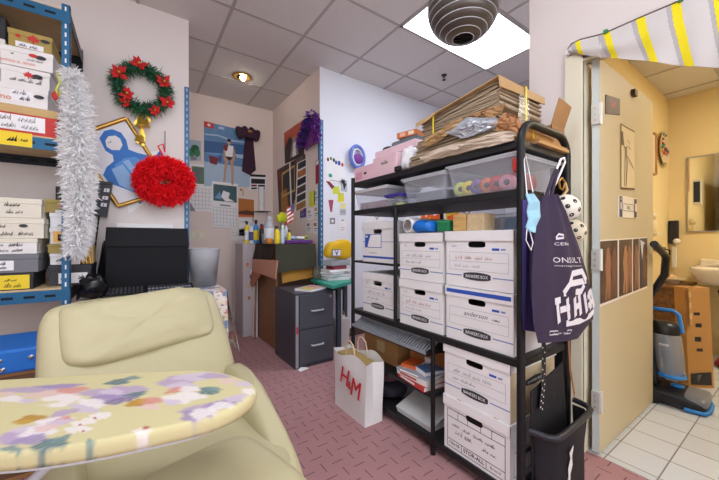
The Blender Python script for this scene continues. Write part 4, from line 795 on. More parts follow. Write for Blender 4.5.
# flag
r = thing('desk_flag', 'small striped flag with blue canton on a stick', 'flag', (PY(290, 241, 3.22).x, 3.22, bz+.002))
p = PY(295, 200, 3.22); q = V((PY(291.5, 241, 3.22).x, 3.22, bz+.002)); B().tube([q, p], .004, BRASS, 6).build('stick', r)
fl = [PY(x, y, 3.22) for x, y in ((286.5, 208), (294.5, 203), (294, 220), (287.5, 225))]; b = B(); fat = lambda u, v: fl[0].lerp(fl[1], u).lerp(fl[3].lerp(fl[2], u), v)+V((0, .012*math.sin(u*7), 0))
for i in range(9):
    for k in range(8):
        u0, u1 = k/8, (k+1)/8; m = NAVY if (i < 4 and k >= 4) else (WHITE if i % 2 else RED); b.poly([fat(u0, i/9), fat(u1, i/9), fat(u1, (i+1)/9), fat(u0, (i+1)/9)], m)
b.build('flag_cloth', r)
# purple tray with papers
p0 = PY(285, 241, 3.14); p1 = PY(311.5, 241, 3.14); ptz = bz+.003
r = tag(B().box(p0.x, p1.x, 3.10, 3.40, ptz, ptz+.035, PURPLE, .006).box(p0.x+.01, p1.x-.01, 3.11, 3.39, ptz+.03, ptz+.0365, mat('tray_inner', '#3f1d58', .5)).build('purple_tray'), 'shallow purple tray on the right of the counter', 'tray')
b = B().soft((p0.x+.09, 3.22, ptz+.060), (XD, (0,1,0), ZD), (.06, .06, .022), mat('tissue_blue', '#a8c6e4', .7, bump=.5, bscale=18), .8, .8); tag(b.build('tissue_wad'), 'pale blue crumpled tissue on the purple tray', 'tissue')
b = B().soft((p0.x+.20, 3.22, ptz+.058), (XD, (0,1,0), ZD), (.05, .06, .02), mat('tissue_white', '#eceaea', .7, bump=.5, bscale=18), .8, .8); tag(b.build('tissue_wad'), 'white crumpled tissue on the purple tray', 'tissue')
b = B().box(p1.x-.055, p1.x-.015, 3.2, 3.28, ptz+.038, ptz+.085, mat('box_lemon', '#d8c65a', .6), .004).box(p1.x-.055, p1.x-.015, 3.198, 3.2, ptz+.05, ptz+.07, GREEN); tag(b.build('small_box'), 'small yellow box on the right end of the purple tray', 'box')
# narrow cabinet at the left end of the counter
PEG = mat('board_grey', '#b8aeb0', .6)
r = thing('narrow_cabinet', 'narrow grey cabinet with stickers beside the brown counter', 'cabinet', (1.05, 3.9, 0))
B().box(.985, 1.122, 3.72, 4.05, 0, 1.06, PEG, .003).build('cabinet_body', r)
b = B().box(.995, 1.112, 3.712, 3.72, .03, .90, PEG, .002)
for u, z, m in ((.02, .8, ORANGE), (.06, .66, MAROON), (.03, .55, TAN), (.07, .72, WBOX), (.04, .42, BROWN)): b.box(1.0+u, 1.028+u, 3.7105, 3.712, z, z+.04, m)
b.build('door', r)
tag(B().box(1.085, 1.128, 3.64, 3.69, 0, .80, WHITE).build('white_plank'), 'narrow white plank standing against the counter side', 'plank')
tag(B().tube([(1.075, 3.56, .004), (1.098, 3.60, .78)], .012, mat('pole_wood', '#8a6b48', .6), 8).build('wooden_pole'), 'thin wooden pole leaning against the counter', 'pole')
# ---------------------------------------------------------------- filing cabinet
FC = mat('cabinet_grey', '#45464f', .42, .1, var=.03); FCL = mat('cabinet_front', '#4e5059', .4, .1, var=.03)
fx0, fx1, fy0, fy1, fz = 1.098, 1.475, 2.53, 3.0, .645
r = thing('filing_cabinet', 'dark grey two drawer filing cabinet in front of the counter', 'filing cabinet', ((fx0+fx1)/2, (fy0+fy1)/2, 0))
B().box(fx0, fx1, fy0, fy1, .0, fz, FC, .004).build('cabinet_body', r); B().box(fx0+.008, fx0+.032, fy0-.004, fy0, .01, fz-.02, mat('label_strip', '#a9abb2', .4, .3)).build('label_strip', r, 'light grey strip')
b = B().box(fx0+.012, fx0+.028, fy0-.006, fy0-.004, .30, .36, RED).build('sticker', r, 'red sticker')
for z0, z1 in ((.335, .625), (.035, .325)):
    d = B().box(fx0+.04, fx1-.008, fy0-.014, fy0-.001, z0, z1, FCL, .004).build('drawer', r)
    b = B(); zc = z0+(z1-z0)*.52; b.tube([(fx0+.15, fy0-.014, zc), (fx0+.155, fy0-.036, zc), (fx0+.255, fy0-.036, zc), (fx0+.26, fy0-.014, zc)], .008, LGREY, 8); b.build('handle', d, 'light grey pull handle')
B().cyl((fx1-.04, fy0-.014, fz-.05), (fx1-.04, fy0-.020, fz-.05), .012, STEEL).build('lock', r)
b = B(T=rotz((1.31, 2.66, fz+.001), .5)).box(-.12, .13, -.09, .09, 0, .018, WHITE).box(-.12, .13, -.09, .09, .018, .020, mat('mag_cover', '#d8cfc2', .5)).box(-.11, -.02, -.08, .05, .0205, .0212, mat('mag_yellow', '#dbc24a', .5)).box(.0, .1, -.06, .06, .0205, .0212, mat('mag_rose', '#c98b86', .5))
tag(b.build('magazine'), 'thick magazine with yellow cover lying on the filing cabinet', 'magazine')
b = B(T=rotz((1.16, 2.50, .001), .3)); b.add([(-.05, -.02, 0), (.04, -.03, .004), (.05, .02, 0), (0, .03, .012), (-.04, .02, .003)], [(0, 1, 3), (1, 2, 3), (3, 4, 0)], WHITE); tag(b.build('paper_scrap'), 'crumpled white paper scrap on the carpet at the cabinet corner', 'paper')
# ---------------------------------------------------------------- teal table
tq = [(1.405, 2.42), (1.76, 2.62), (1.93, 2.98), (1.47, 2.98)]; tz2 = .70
r = thing('teal_table', 'small teal topped table beside the filing cabinet', 'table', (1.62, 2.8, 0))
B().prism([V((x, y, tz2-.028)) for x, y in tq], (0,0,.028), TEAL).build('table_top', r); TG = mat('table_leg_grey', '#4b555e', .4, .3)
for x, y in ((1.57, 2.60), (1.85, 2.93), (1.54, 2.975)): B().box(x-.02, x+.02, y-.02, y+.02, 0, tz2-.028, TG).build('leg', r)
B().box(1.50, 1.64, 2.60, 2.75, tz2-.075, tz2-.03, DARK, .004).build('drawer', r, 'dark drawer under the top')
def stack(specs, x, y, z, rot, w, d):
    for i, (lab, h, m, name, cat, grp) in enumerate(specs):
        T = rotz((x, y, z), rot+.12*((i*7) % 5-2)); b = B(T).box(-w/2, w/2, -d/2, d/2, 0, h, m, .0015, 1).box(-w/2-.0006, w/2-.004, -d/2-.0006, d/2+.0006, h*.15, h*.85, WHITE); tag(b.build(name), lab, cat, grp); z += h+.0006
    return z
zt2 = stack([('thick white magazine lowest on the teal table', .034, mat('mag_white', '#d8d8da', .4), 'magazine', 'magazine', 'magazines on the teal table'), ('grey blue magazine second from the bottom on the teal table', .026, mat('mag_steel', '#9aa6b4', .4), 'magazine', 'magazine', 'magazines on the teal table'), ('pale magazine third from the bottom on the teal table', .022, mat('mag_pale', '#c9ccd4', .4), 'magazine', 'magazine', 'magazines on the teal table'), ('white magazine on top of the teal table stack', .022, WBOX, 'magazine', 'magazine', 'magazines on the teal table')], 1.655, 2.80, tz2+.001, .15, .24, .19)
tag(B(T=rotz((1.66, 2.79, zt2), .1)).box(-.085, .085, -.06, .06, 0, .035, MAROON, .004).box(-.07, .07, -.0612, -.06, .008, .027, mat('maroon_light', '#a8465a', .5)).build('maroon_box'), 'flat maroon box on the magazine stack', 'box')
zb = zt2+.036; b = B(T=rotz((1.67, 2.80, zb), .1)).box(-.12, .12, -.08, .08, 0, .048, CLR, .006); r = tag(b.build('bead_box'), 'clear plastic box of small parts above the maroon box', 'box')
B(T=rotz((1.67, 2.80, zb), .1)).box(-.122, .122, -.082, .082, .048, .056, CLR, .003).build('box_lid', r)
for i, (x, m) in enumerate(((-.09, RED), (-.05, WBOX), (-.01, DARK), (.03, BLACK), (.07, TAN))): B(T=rotz((1.67, 2.80, zb), .1)).box(x, x+.03, -.07, -.03, .003, .026, m, .004).build('small_part', r)
YB2 = mat('yellow_bag', '#edc01c', .4, bump=.3, bscale=14); zz = zb+.057
b = B().soft((1.73, 2.87, zz+.1), (V((.98, .2, 0)), V((-.2, .98, 0)), ZD), (.17, .06, .098), YB2, .55, .5, 18, 28, lambda p, q: V((q.x*(1-.15*p.z*(1 if p.x < 0 else .2)), q.y, q.z*(1+.22*p.x+.06*math.sin(p.x*6)))))
r = tag(b.build('yellow_bag'), 'bright yellow plastic bag with a white lettered label on the teal table', 'bag')
c = V((1.655, 2.775, zz+.07)); xd = V((.98, .17, -.02)).normalized(); b = B(); zd = V((.02, 0, 1))
b.prism([c+xd*a+zd*q for a, q in ((-.06, -.035), (.06, -.035), (.06, .035), (-.06, .035))], (0, .004, 0), NAVY); b.prism([c+V((0, -.0015, 0))+xd*a+zd*q for a, q in ((-.052, -.028), (.052, -.028), (.052, .028), (-.052, .028))], (0, .001, 0), WHITE); b.text('V', c+V((0, -.003, 0))-zd*.024, xd, zd, .048, INK, .03); b.build('bag_label', r, 'white label with a dark letter')
c = V((1.47, 2.80, tz2)); c.x = 1.50; c.y = 2.90
CONE = mat('cone_grey', '#7a766a', .6); prof = []; b = B()
b.lathe(c, [(.012, 0), (.042, .02), (.048, .05), (.036, .095), (.014, .135), (.003, .14)], CONE, 16)
for i in range(90):
    k = i/90; a = i*2.4; zc = .012+.118*k; rr = .047*math.sin(PI*(.16+.80*k))**.8; d = V((math.cos(a), math.sin(a), .35)); p = c+V((rr*math.cos(a), rr*math.sin(a), zc)); q = V((-math.sin(a), math.cos(a), 0))*.010
    b.add([p-q, p+q, p+d*.012+q*.6+V((0,0,.006)), p+d*.012-q*.6+V((0,0,.006))], [(0,1,2,3)], CONE)
b.v = [V((v.x, v.y, v.z+.001)) for v in b.v]
tag(b.build('pine_cone'), 'grey green pine cone standing at the left of the teal table', 'pine cone')
b = B().soft((1.56, 2.93, tz2+.052), (XD, (0,1,0), ZD), (.025, .03, .05), mat('cloth_white', '#d6d0c6', .8, bump=.4, bscale=20), .7, .7); tag(b.build('white_pouch'), 'small off white pouch next to the pine cone', 'pouch')
WBAG = mat('white_bag_paper', '#dcdad6', .7, bump=.3, bscale=10)
b = B().hexa([(1.66, 2.80, 0), (1.80, 2.78, 0), (1.80, 2.90, 0), (1.66, 2.90, 0), (1.645, 2.79, .30), (1.815, 2.77, .28), (1.815, 2.91, .30), (1.645, 2.91, .31)], WBAG)
b.tube([(1.68, 2.80, .30), (1.70, 2.79, .36), (1.74, 2.79, .37), (1.77, 2.785, .30)], .004, TAN, 6); tag(b.build('paper_bag'), 'plain white paper bag on the carpet under the teal table', 'bag')
# ---------------------------------------------------------------- notes on the wall to the right of the alcove
KW = [('pin_cluster', 'paper with colourful pins at its top', 'paper', [(326, 156), (345, 160), (345, 184), (326, 181)], WHITE, [('e', .1, .12, .06, .08, MAROON), ('e', .25, .06, .06, .07, GREEN), ('e', .4, .1, .06, .08, INK), ('e', .52, .18, .07, .08, NAVY), ('e', .68, .18, .08, .1, BLUEINK), ('e', .85, .22, .06, .08, RED), ('e', .22, .75, .1, .08, TEAL), ('r', .2, .92, .8, .95, LINE)]),
 ('crayon_cutout', 'dark red crayon shaped cutout', 'cutout', [(326, 181), (329, 181), (335, 187), (332, 189)], MAROON, [('p', [(.2, 0), (.8, 0), (.5, .25)], ORANGE)]),
 ('lime_badge', 'round lime green badge', 'badge', [(333, 187), (339, 186), (340, 194), (333, 194)], LIME, []),
 ('sticky_note', 'yellow sticky note right of the lime badge', 'note', [(338, 193), (344, 193), (344, 202), (338, 202)], mat('note_yellow', '#e9e23a', .7), [('r', .2, .3, .8, .34, LINE)]),
 ('sticky_note', 'pale yellow sticky note below the bright one', 'note', [(340.5, 203), (346, 203), (346, 208.5), (340.5, 208.5)], mat('note_pale', '#eeeaa6', .7), [('r', .2, .3, .8, .34, LINE)]),
 ('photo_scrap', 'small black and white photo scrap', 'photo', [(341, 179), (347, 181), (347, 192), (341, 191)], LGREY, [('p', [(.2, .1), (.9, .3), (.5, .9)], DARK)]),
 ('maroon_tag', 'maroon paper tag cut to a point', 'tag', [(328.5, 200), (333.5, 200), (332, 212), (330.5, 212)], mat('tag_maroon', '#a84a5e', .6), []),
 ('key_bunch', 'small grey keyring ornament', 'ornament', [(330, 218), (335, 218), (335, 224), (330, 224)], GREY, [('e', .5, .5, .25, .25, WHITE)]),
 ('id_card', 'white hanging card with a clip', 'card', [(339, 219), (346, 219), (346, 233), (339, 233)], WHITE, [('r', .3, .05, .7, .12, GREY), ('r', .2, .6, .8, .64, LINE), ('r', .2, .75, .7, .79, LINE)]),
 ('folded_note', 'pale folded note under the sticky notes', 'note', [(340, 209), (346, 209), (346, 215), (340, 215)], LGREY, [('r', .2, .4, .8, .5, GREY)])]
for n_, l, c_, px, m, dec in KW: card(n_, l + ' on the white wall beside the rack', c_, 'Y', WY, px, m, dec, .003)
# ================================================================ BLACK RACK WITH FILE BOXES
RX0, RX1, RY0, RY1 = 1.25, 1.655, .673, 1.871
RB = mat('rack_black', '#141417', .42, .15); SHB = mat('shelf_black', '#1a1a1d', .5)
r = thing('storage_rack', 'tall black metal storage rack full of file boxes', 'rack', ((RX0+RX1)/2, 1.27, 0))
TR = .0135
def arc(c, a0, a1, rad, u, w, n=6): return [V(c)+V(u)*rad*math.cos(a0+(a1-a0)*i/n)+V(w)*rad*math.sin(a0+(a1-a0)*i/n) for i in range(n+1)]
c1 = V((RX0+.085, RY0, 1.575-.085)); c2 = V((RX1-.085, RY0, 1.575-.085))
B().tube([V((RX0, RY0, .0))]+arc(c1, PI, PI/2, .085, XD, ZD)+arc(c2, PI/2, 0, .085, XD, ZD)+[V((RX1, RY0, 0))], .0165, RB, 12).build('end_frame', r)
for x in (RX0, RX1): B().tube([(x, RY1, 0), (x, RY1, 1.535)], TR, RB, 12).build('post', r)
for x in (RX0, RX1):
    B().tube([(x, 1.422, .60), (x, 1.422, 1.29)], .012, RB, 10).build('post', r); B().tube([(x, 1.132, 0), (x, 1.132, .60)], .012, RB, 10).build('post', r)
for zt, y0, y1, th in ((1.50, RY0, RY1, .03), (1.305, RY0, RY1, .032), (.62, RY0, RY1, .032), (.08, RY0, RY1, .03)):
    B().box(RX0-.004, RX1+.004, y0, y1, zt-th, zt, SHB, .003).build('shelf', r)
B().box(RX0, RX1, 1.135, RY1, .28, .30, SHB, .003).build('shelf', r, 'short lower shelf'); B().box(RX0+.012, RX1, 1.43, RY1, .942, .955, SHB, .003).build('shelf', r, 'narrow shelf between two boxes')
for y in (RY1, RY0):
    for z in (.25, .95): B().tube([(RX0, y, z), (RX1, y, z)], .007, RB, 8).build('end_rail', r)
for y in (RY1, 1.132, RY0+.02):
    for x in (RX0, RX1): B().cyl((x, y, 0), (x, y, .045), .014, RB).build('foot', r)
# ---- file boxes
FB = mat('filebox_white', '#e9e8e8', .6, var=.02); FBS = mat('filebox_side', '#d9c7a4', .7); INK2 = mat('pen_grey', '#5a5a62', .7, var=0); PLQ = mat('plaque_grey', '#3c3e44', .5); BAND = mat('band_blue', '#7d8fc0', .55); LN = mat('print_line', '#9aa0aa', .6); HOLEK = mat('box_inside', '#4a3a2c', .9)
YM, ZP = (0,-1,0), (0,0,1)
def filebox(label, yl, w, z0, h=.258, style='a', x=1.262, d=.38, seed=1, dz=0.0, side=None):
    r = thing('file_box', label, 'box', (x+d/2, yl-w/2, z0), 'cardboard file boxes on the black rack')
    P = lambda u, v, k=1: V((x-.0007*k, yl-w*u, z0+h*v)); b = B(); lh = .046; sd = side or FB
    n = 32; hc = (.5, .76); hw, hh = .128, .054
    inner = []; outer = []
    for i in range(n):
        a = 2*PI*i/n; cu, cv = math.cos(a), math.sin(a); pu = math.copysign(abs(cu)**.45, cu)*hw; pv = math.copysign(abs(cv)**.6, cv)*hh
        inner.append((hc[0]+pu, hc[1]+pv)); t = min((1-hc[0])/abs(cu) if abs(cu) > 1e-6 else 9, ((1-hc[1]) if cv > 0 else hc[1])/abs(cv) if abs(cv) > 1e-6 else 9); outer.append([hc[0]+cu*t, hc[1]+cv*t])
    for corner in ((0,0),(1,0),(1,1),(0,1)):
        k = min(range(n), key=lambda i: (outer[i][0]-corner[0])**2+(outer[i][1]-corner[1])**2); outer[k] = list(corner)
    vs = [V((x, yl-w*u, z0+h*v)) for u, v in outer]+[V((x, yl-w*u, z0+h*v)) for u, v in inner]
    b.add(vs, [(i, (i+1) % n, (i+1) % n+n, i+n) for i in range(n)], FB)
    ry = yl-w; q = [V((x, yl, z0)), V((x, ry, z0)), V((x+d, ry, z0)), V((x+d, yl, z0))]; t_ = [p+V((0,0,h-.004)) for p in q]
    for i in (1, 2, 3): j = (i+1) % 4; b.poly([q[i], q[j], t_[j], t_[i]], sd if i == 1 else FB)
    b.poly(q, FB)
    b.box(x+.012, x+d-.01, ry+.012, yl-.012, z0+.004, z0+h*.66, HOLEK)
    def line(u0, v0, u1, v1, m=LN, lw=.0014, k=1): b.ribbon([P(u0, v0, k), P(u1, v1, k)], lw, (-1,0,0), m)
    def rect(u0, v0, u1, v1, m, k=1): b.poly([P(u0, v0, k), P(u1, v0, k), P(u1, v1, k), P(u0, v1, k)], m)
    def plaque(u, v, s, k=2):
        b.poly([P(u+p*s, v+q_*s*w/h, k) for p, q_ in ((-1,-.14),(-.8,-.20),(-.4,-.25),(0,-.265),(.4,-.25),(.8,-.20),(1,-.14),(1,.14),(.8,.20),(.4,.25),(0,.265),(-.4,.25),(-.8,.20),(-1,.14))], PLQ)
        b.text('BANKERS BOX', P(u, v-.027*s/.2, k+1), YM, ZP, .0145*s/.2, WHITE, .0, width=w*s*1.62)
    if style in 'ac':
        for v in (.62, .46, .30): line(.06, v, .94, v)
        line(.06, .30, .06, .62); line(.94, .30, .94, .62); rect(.72, .66, .82, .70, BLUEINK); rect(.84, .665, .90, .695, BAND)
        rect(0, .195, .27, .215, BAND); rect(.73, .195, 1, .215, BAND); plaque(.5, .205, .205)
        for xx in (.25, .75): pass
        if style == 'c': b.text('anderson', P(.48, .50), YM, ZP, .022, INK2, 0, .35, width=w*.36); b.scribble(P(.72, .5), YM, ZP, w*.12, .008, INK, seed, .0012, 1)
        else:
            b.scribble(P(.16, .49), YM, ZP, w*.62, .018, REDINK if seed % 3 == 0 else INK2, seed, .0012, 4); b.scribble(P(.14, .35), YM, ZP, w*.42, .014, LN if seed % 3 == 0 else INK2, seed+3, .0011, 3)
            if seed % 2: b.scribble(P(.1, .7), YM, ZP, w*.12, .018, LN, seed+5, .0014, 1)
    elif style == 'b':
        rect(.08, .36, .62, .70, BLUEINK); rect(.10, .375, .605, .685, WHITE, 2); b.poly([P(.08, .36, 3), P(.16, .36, 3), P(.2, .5, 3), P(.28, .70, 3), P(.08, .70, 3)], BLUEINK); b.scribble(P(.3, .57), YM, ZP, w*.26, .016, INK, 3, .0014, 2); b.scribble(P(.26, .43), YM, ZP, w*.26, .016, INK, 4, .0014, 2); rect(.1, .62, .18, .66, WHITE, 4)
        rect(0, .50, .08, .515, BAND); rect(.62, .50, 1, .515, BAND); rect(0, .10, 1, .15, BLUEINK); rect(.22, .22, .48, .235, LN)
    elif style == 'd':
        for v in (.76, .62, .2): line(.06, v, .94, v, INK, .0028)
        line(.06, .06, .94, .06, INK, .0028); line(.06, .06, .06, .76, INK, .0028); line(.94, .06, .94, .76, INK, .0028)
        for u in (.24, .40, .60, .76): line(u, .62, u, .76, INK, .0024)
        line(.30, .06, .30, .2, INK, .0024); line(.68, .06, .68, .2, INK, .0024)
        b.text('STOR-ALL', P(.49, .105), YM, ZP, .018, INK, .02, width=w*.32); b.text('12x10', P(.18, .115), YM, ZP, .014, INK, .02, width=w*.17); b.text('Brand', P(.81, .115), YM, ZP, .011, INK, width=w*.14)
        b.scribble(P(.14, .47), YM, ZP, w*.7, .014, INK, 8, .0016, 4); b.scribble(P(.2, .34), YM, ZP, w*.3, .02, INK, 9, .0016, 2); b.scribble(P(.62, .33), YM, ZP, w*.24, .014, INK, 10, .0016, 2)
    if style == 'd': b.ribbon([(x+.03, ry-.0008, z0+.03), (x+d-.03, ry-.0008, z0+.03), (x+d-.03, ry-.0008, z0+.13), (x+.03, ry-.0008, z0+.13), (x+.03, ry-.0008, z0+.03)], .003, (0,-1,0), INK)
    if sd is FBS:
        b.poly([(x+.20+p*.08, ry-.001, z0+.14+q_*.08) for p, q_ in ((-1,-.14),(0,-.24),(1,-.14),(1,.14),(0,.24),(-1,.14))], PLQ); b.text('BANKERS BOX', (x+.20, ry-.002, z0+.134), XD, ZP, .012, WHITE, .02, width=.13)
    b.build('box_body', r)
    l = B(); e = .006; hz = h-lh; l.box(x-e, x+d+e, ry-e, yl+e, z0+h-.004, z0+h, FB, .0015, 1)
    for a in ((x-e, x-e+.003, ry-e, yl+e), (x+d+e-.003, x+d+e, ry-e, yl+e), (x-e, x+d+e, ry-e, ry-e+.003), (x-e, x+d+e, yl+e-.003, yl+e)): l.box(*a, z0+hz, z0+h-.002, FB)
    if style == 'c': l.poly([(x-e-.0008, yl-w*.02, z0+h-.030), (x-e-.0008, yl-w*.98, z0+h-.030), (x-e-.0008, yl-w*.98, z0+h-.012), (x-e-.0008, yl-w*.02, z0+h-.012)], BLUEINK).poly([(x+.02, ry-e-.0008, z0+h-.030), (x+d-.02, ry-e-.0008, z0+h-.030), (x+d-.02, ry-e-.0008, z0+h-.012), (x+.02, ry-e-.0008, z0+h-.012)], BLUEINK)
    if style in 'ad' and z0 < .5:
        for u in (.22, .78): l.poly([(x-e+.002, yl-w*u, z0+h+.0008), (x-e+.002, yl-w*(u+.07), z0+h+.0008), (x-e+.014, yl-w*(u+.07), z0+h+.0008), (x-e+.014, yl-w*u, z0+h+.0008)], TAN)
    l.build('box_lid', r); return r
filebox('white file box with blue corner panel and blue stripe, top of far column', 1.785, .325, .9555, .262, 'b', 1.275, .36)
filebox('white file box in the far column under the blue striped one', 1.785, .325, .6205, .262, 'a', 1.275, .36, 5)
filebox('white file box under the paper tube, covered with black handwriting', 1.395, .318, .8805, .257, 'a', 1.262, .38, 7)
filebox('white file box with red handwriting, lower one of the middle column', 1.395, .318, .6205, .257, 'a', 1.262, .38, 3)
filebox('wide white file box with a faint red line, below the wooden blocks', 1.055, .345, .8805, .262, 'a', 1.262, .38, 9)
filebox('white file box with a blue edged lid and one handwritten name', 1.055, .345, .6205, .257, 'c', 1.262, .38, 2)
filebox('white file box with tan sides on the lower right stack', 1.062, .34, .3405, .255, 'a', 1.258, .385, 4, side=FBS)
filebox('white file box with black grid print, lowest of all boxes', 1.062, .34, .0805, .258, 'd', 1.256, .385, 6)
# ---- gap above the boxes
b = B().lathe((1.275, 1.345, 1.184), [(.034, .0), (.043, 0), (.043, .34), (.034, .34)], WHITE, 24, ax=(1, -.06, 0)).lathe((1.275, 1.345, 1.184), [(.033, .34), (.033, .0)], mat('tube_inside', '#6a5f58', .8), 24, ax=(1, -.06, 0))
tag(b.build('paper_tube'), 'white rolled paper tube lying on the handwritten file box', 'paper roll')
b = B().soft((1.30, 1.225, 1.172), (XD, (0,1,0), ZD), (.06, .07, .033), BLUE, .7, .6, 12, 20, lambda p, q: V((q.x, q.y, q.z*(1+.2*math.sin(5*p.y))))); tag(b.build('blue_pouch'), 'bright blue fabric pouch right of the paper tube', 'pouch')
b = B().box(1.28, 1.38, 1.055, 1.135, 1.145, 1.195, mat('tin_green', '#1f7a4c', .35), .006).box(1.278, 1.382, 1.053, 1.137, 1.19, 1.2, mat('tin_green_lid', '#2f9a62', .35), .003); tag(b.build('green_tin'), 'small green tin beside the blue pouch', 'tin')
WB1 = wood('block_wood', '#b38a4c', '#cfaa6a', 6, 'Y', .6); WB2 = mat('block_pale', '#c9b28a', .7, var=.25, vscale=60)
tag(B().box(1.275, 1.36, .95, 1.025, 1.1432, 1.225, WB1, .003).build('wooden_block'), 'golden wooden block left of the speckled block', 'block'); tag(B().box(1.275, 1.36, .855, .945, 1.1432, 1.222, WB2, .003).build('wooden_block'), 'pale speckled block right of the golden one', 'block')
CT = plastic_clear('clear_tub', '#e4e8ee', .24); CTL = plastic_clear('clear_tub_lid', '#e8ebf0', .5)
def tub(label, x0, x1, y0, y1, z0, h, m=CT, lid=True, lm=None, taper=.02, name='plastic_tub'):
    r = thing(name, label, 'tub', ((x0+x1)/2, (y0+y1)/2, z0), 'clear plastic tubs on the rack'); t = taper; b = B()
    lo = [V((x0+t, y0+t, z0)), V((x1-t, y0+t, z0)), V((x1-t, y1-t, z0)), V((x0+t, y1-t, z0))]; hi = [V((x0, y0, z0+h)), V((x1, y0, z0+h)), V((x1, y1, z0+h)), V((x0, y1, z0+h))]
    # rounded vertical corners
    def rr(p, rad=.02, n=4):
        o = []; c = sum(p, V())/4
        for i in range(4):
            a, q, e = p[i-1], p[i], p[(i+1) % 4]; d0 = (a-q).normalized()*rad; d1 = (e-q).normalized()*rad
            for k in range(n+1): s = k/n; o.append(q+d0*(1-s)**2+d1*s**2)
        return o
    L, H_ = rr(lo), rr(hi); n = len(L); vs = L+H_
    b.add(vs, [(i, (i+1) % n, (i+1) % n+n, i+n) for i in range(n)]+[tuple(range(n-1, -1, -1))], m, False)
    b.build('tub_body', r)
    e = .008; k = B(); k.tube([p+(p-V(((x0+x1)/2, (y0+y1)/2, z0+h)))*.012 for p in H_], .005, lm or CTL, 6, True); k.build('rim', r)
    if lid: B().box(x0-e, x1+e, y0-e, y1+e, z0+h+.004, z0+h+.016, lm or CTL, .005).build('tub_lid', r)
    return r
tub('white lidded clear tub at the far end of the second shelf', 1.28, 1.58, 1.535, 1.90, 1.306, .125, lm=mat('tub_lid_white', '#e6e6e8', .4))
tag(B().box(1.30, 1.54, 1.57, 1.86, 1.308, 1.36, mat('rose_stuff', '#b89aa0', .8, var=.3, vscale=20), .01).build('folded_fabric'), 'dusty rose fabric folded inside the far white lidded tub', 'fabric')
tub('small clear box with a purple lid between two tubs', 1.258, 1.40, 1.395, 1.525, 1.306, .055, lm=mat('lid_purple', '#4a3f9a', .4), taper=.008, name='small_box')
for i, (y, m) in enumerate(((1.42, LIME), (1.45, YELLOW), (1.485, GREEN))): tag(B().box(1.285, 1.32, y-.012, y+.012, 1.3075, 1.325, m, .004).build('eraser'), ('lime', 'yellow', 'green')[i] + ' small block seen inside the purple lidded box', 'block')
tub('large clear lidded tub in the middle of the second shelf', 1.262, 1.60, 1.065, 1.375, 1.306, .128)
tag(B().box(1.32, 1.56, 1.11, 1.33, 1.309, 1.37, mat('grey_stuff', '#8a8f98', .8, var=.3, vscale=15), .015).build('folded_fabric'), 'grey fabric folded inside the middle clear tub', 'fabric')
tub('clear tub of ribbon spools nearest the hanging tote', 1.262, 1.62, .70, 1.05, 1.306, .14, lid=True)
SP = [(.99, 'lime and yellow', LIME), (.945, 'yellow', YELLOW), (.90, 'purple', mat('ribbon_purple', '#7a4f9a', .5)), (.85, 'orange', ORANGE), (.80, 'red', RED), (.755, 'pink', mat('ribbon_pink', '#d98a9a', .5))]
for y, n_, m in SP:
    r = tag(B().lathe((1.288, y, 1.346), [(.012, 0), (.034, 0), (.034, .028), (.012, .028)], m, 20, ax=(1, .15, 0)).build('ribbon_spool'), n_ + ' ribbon spool seen through the clear tub', 'spool', 'ribbon spools in the clear tub')
    B().lathe((1.287, y, 1.346), [(.006, 0), (.013, 0), (.013, .0285), (.006, .0285)], DARK, 16, ax=(1, .15, 0)).build('spool_core', r)
tag(B().soft((1.48, .87, 1.365), (XD, (0,1,0), ZD), (.09, .13, .055), mat('red_stuff', '#b8413a', .6, var=.3, vscale=15, bump=.4), .7, .7).build('fabric_bundle'), 'red fabric bundle behind the ribbon spools', 'fabric bundle')
tub('shallow clear tray with blue and white lids above the wide file box', 1.40, 1.62, .70, 1.0, 1.144, .075, lid=False, name='shallow_tray')
for i, y in enumerate((.74, .80, .86, .92)): tag(B().box(1.43, 1.55, y, y+.045, 1.1465, 1.205, (WHITE, SKY, WHITE, mat('pale_blue_pack', '#b8cbe8', .5))[i], .004).build('packet'), ('white packet nearest the end of the shallow tray', 'blue packet second in the shallow tray', 'white packet third in the shallow tray', 'pale blue packet farthest in the shallow tray')[i], 'packet')
for px, m, l, dec in ((R4(418, 206, 441, 240), WHITE, 'print with orange flames on the far wall behind the rack', [('p', [(.05, .5), (.2, .18), (.35, .35), (.5, .15), (.7, .3), (.95, .2), (1, .9), (.1, .9)], mat('flame_orange', '#f0641c', .5)), ('p', [(.3, .5), (.5, .3), (.7, .8)], YELLOW)]), (R4(446, 206, 459, 240), YELLOW, 'yellow and orange print on the far wall behind the rack', [('p', [(.1, .3), (.9, .2), (.7, .9), (.2, .8)], MATS['flame_orange'])]), (R4(366, 206, 384, 240), WHITE, 'line drawing on the far wall behind the rack', [('l', [(.2, .3), (.4, .15), (.6, .4), (.8, .2)], .02, GREY), ('l', [(.1, .5), (.6, .6)], .02, BROWN)]), (R4(459, 204, 475, 240), WHITE, 'sketch with grey lines on the far wall behind the rack', [('l', [(.2, .2), (.5, .3), (.8, .15)], .02, GREY)])):
    card('wall_print', l, 'print', 'Y', WY, px, m, dec, .003)
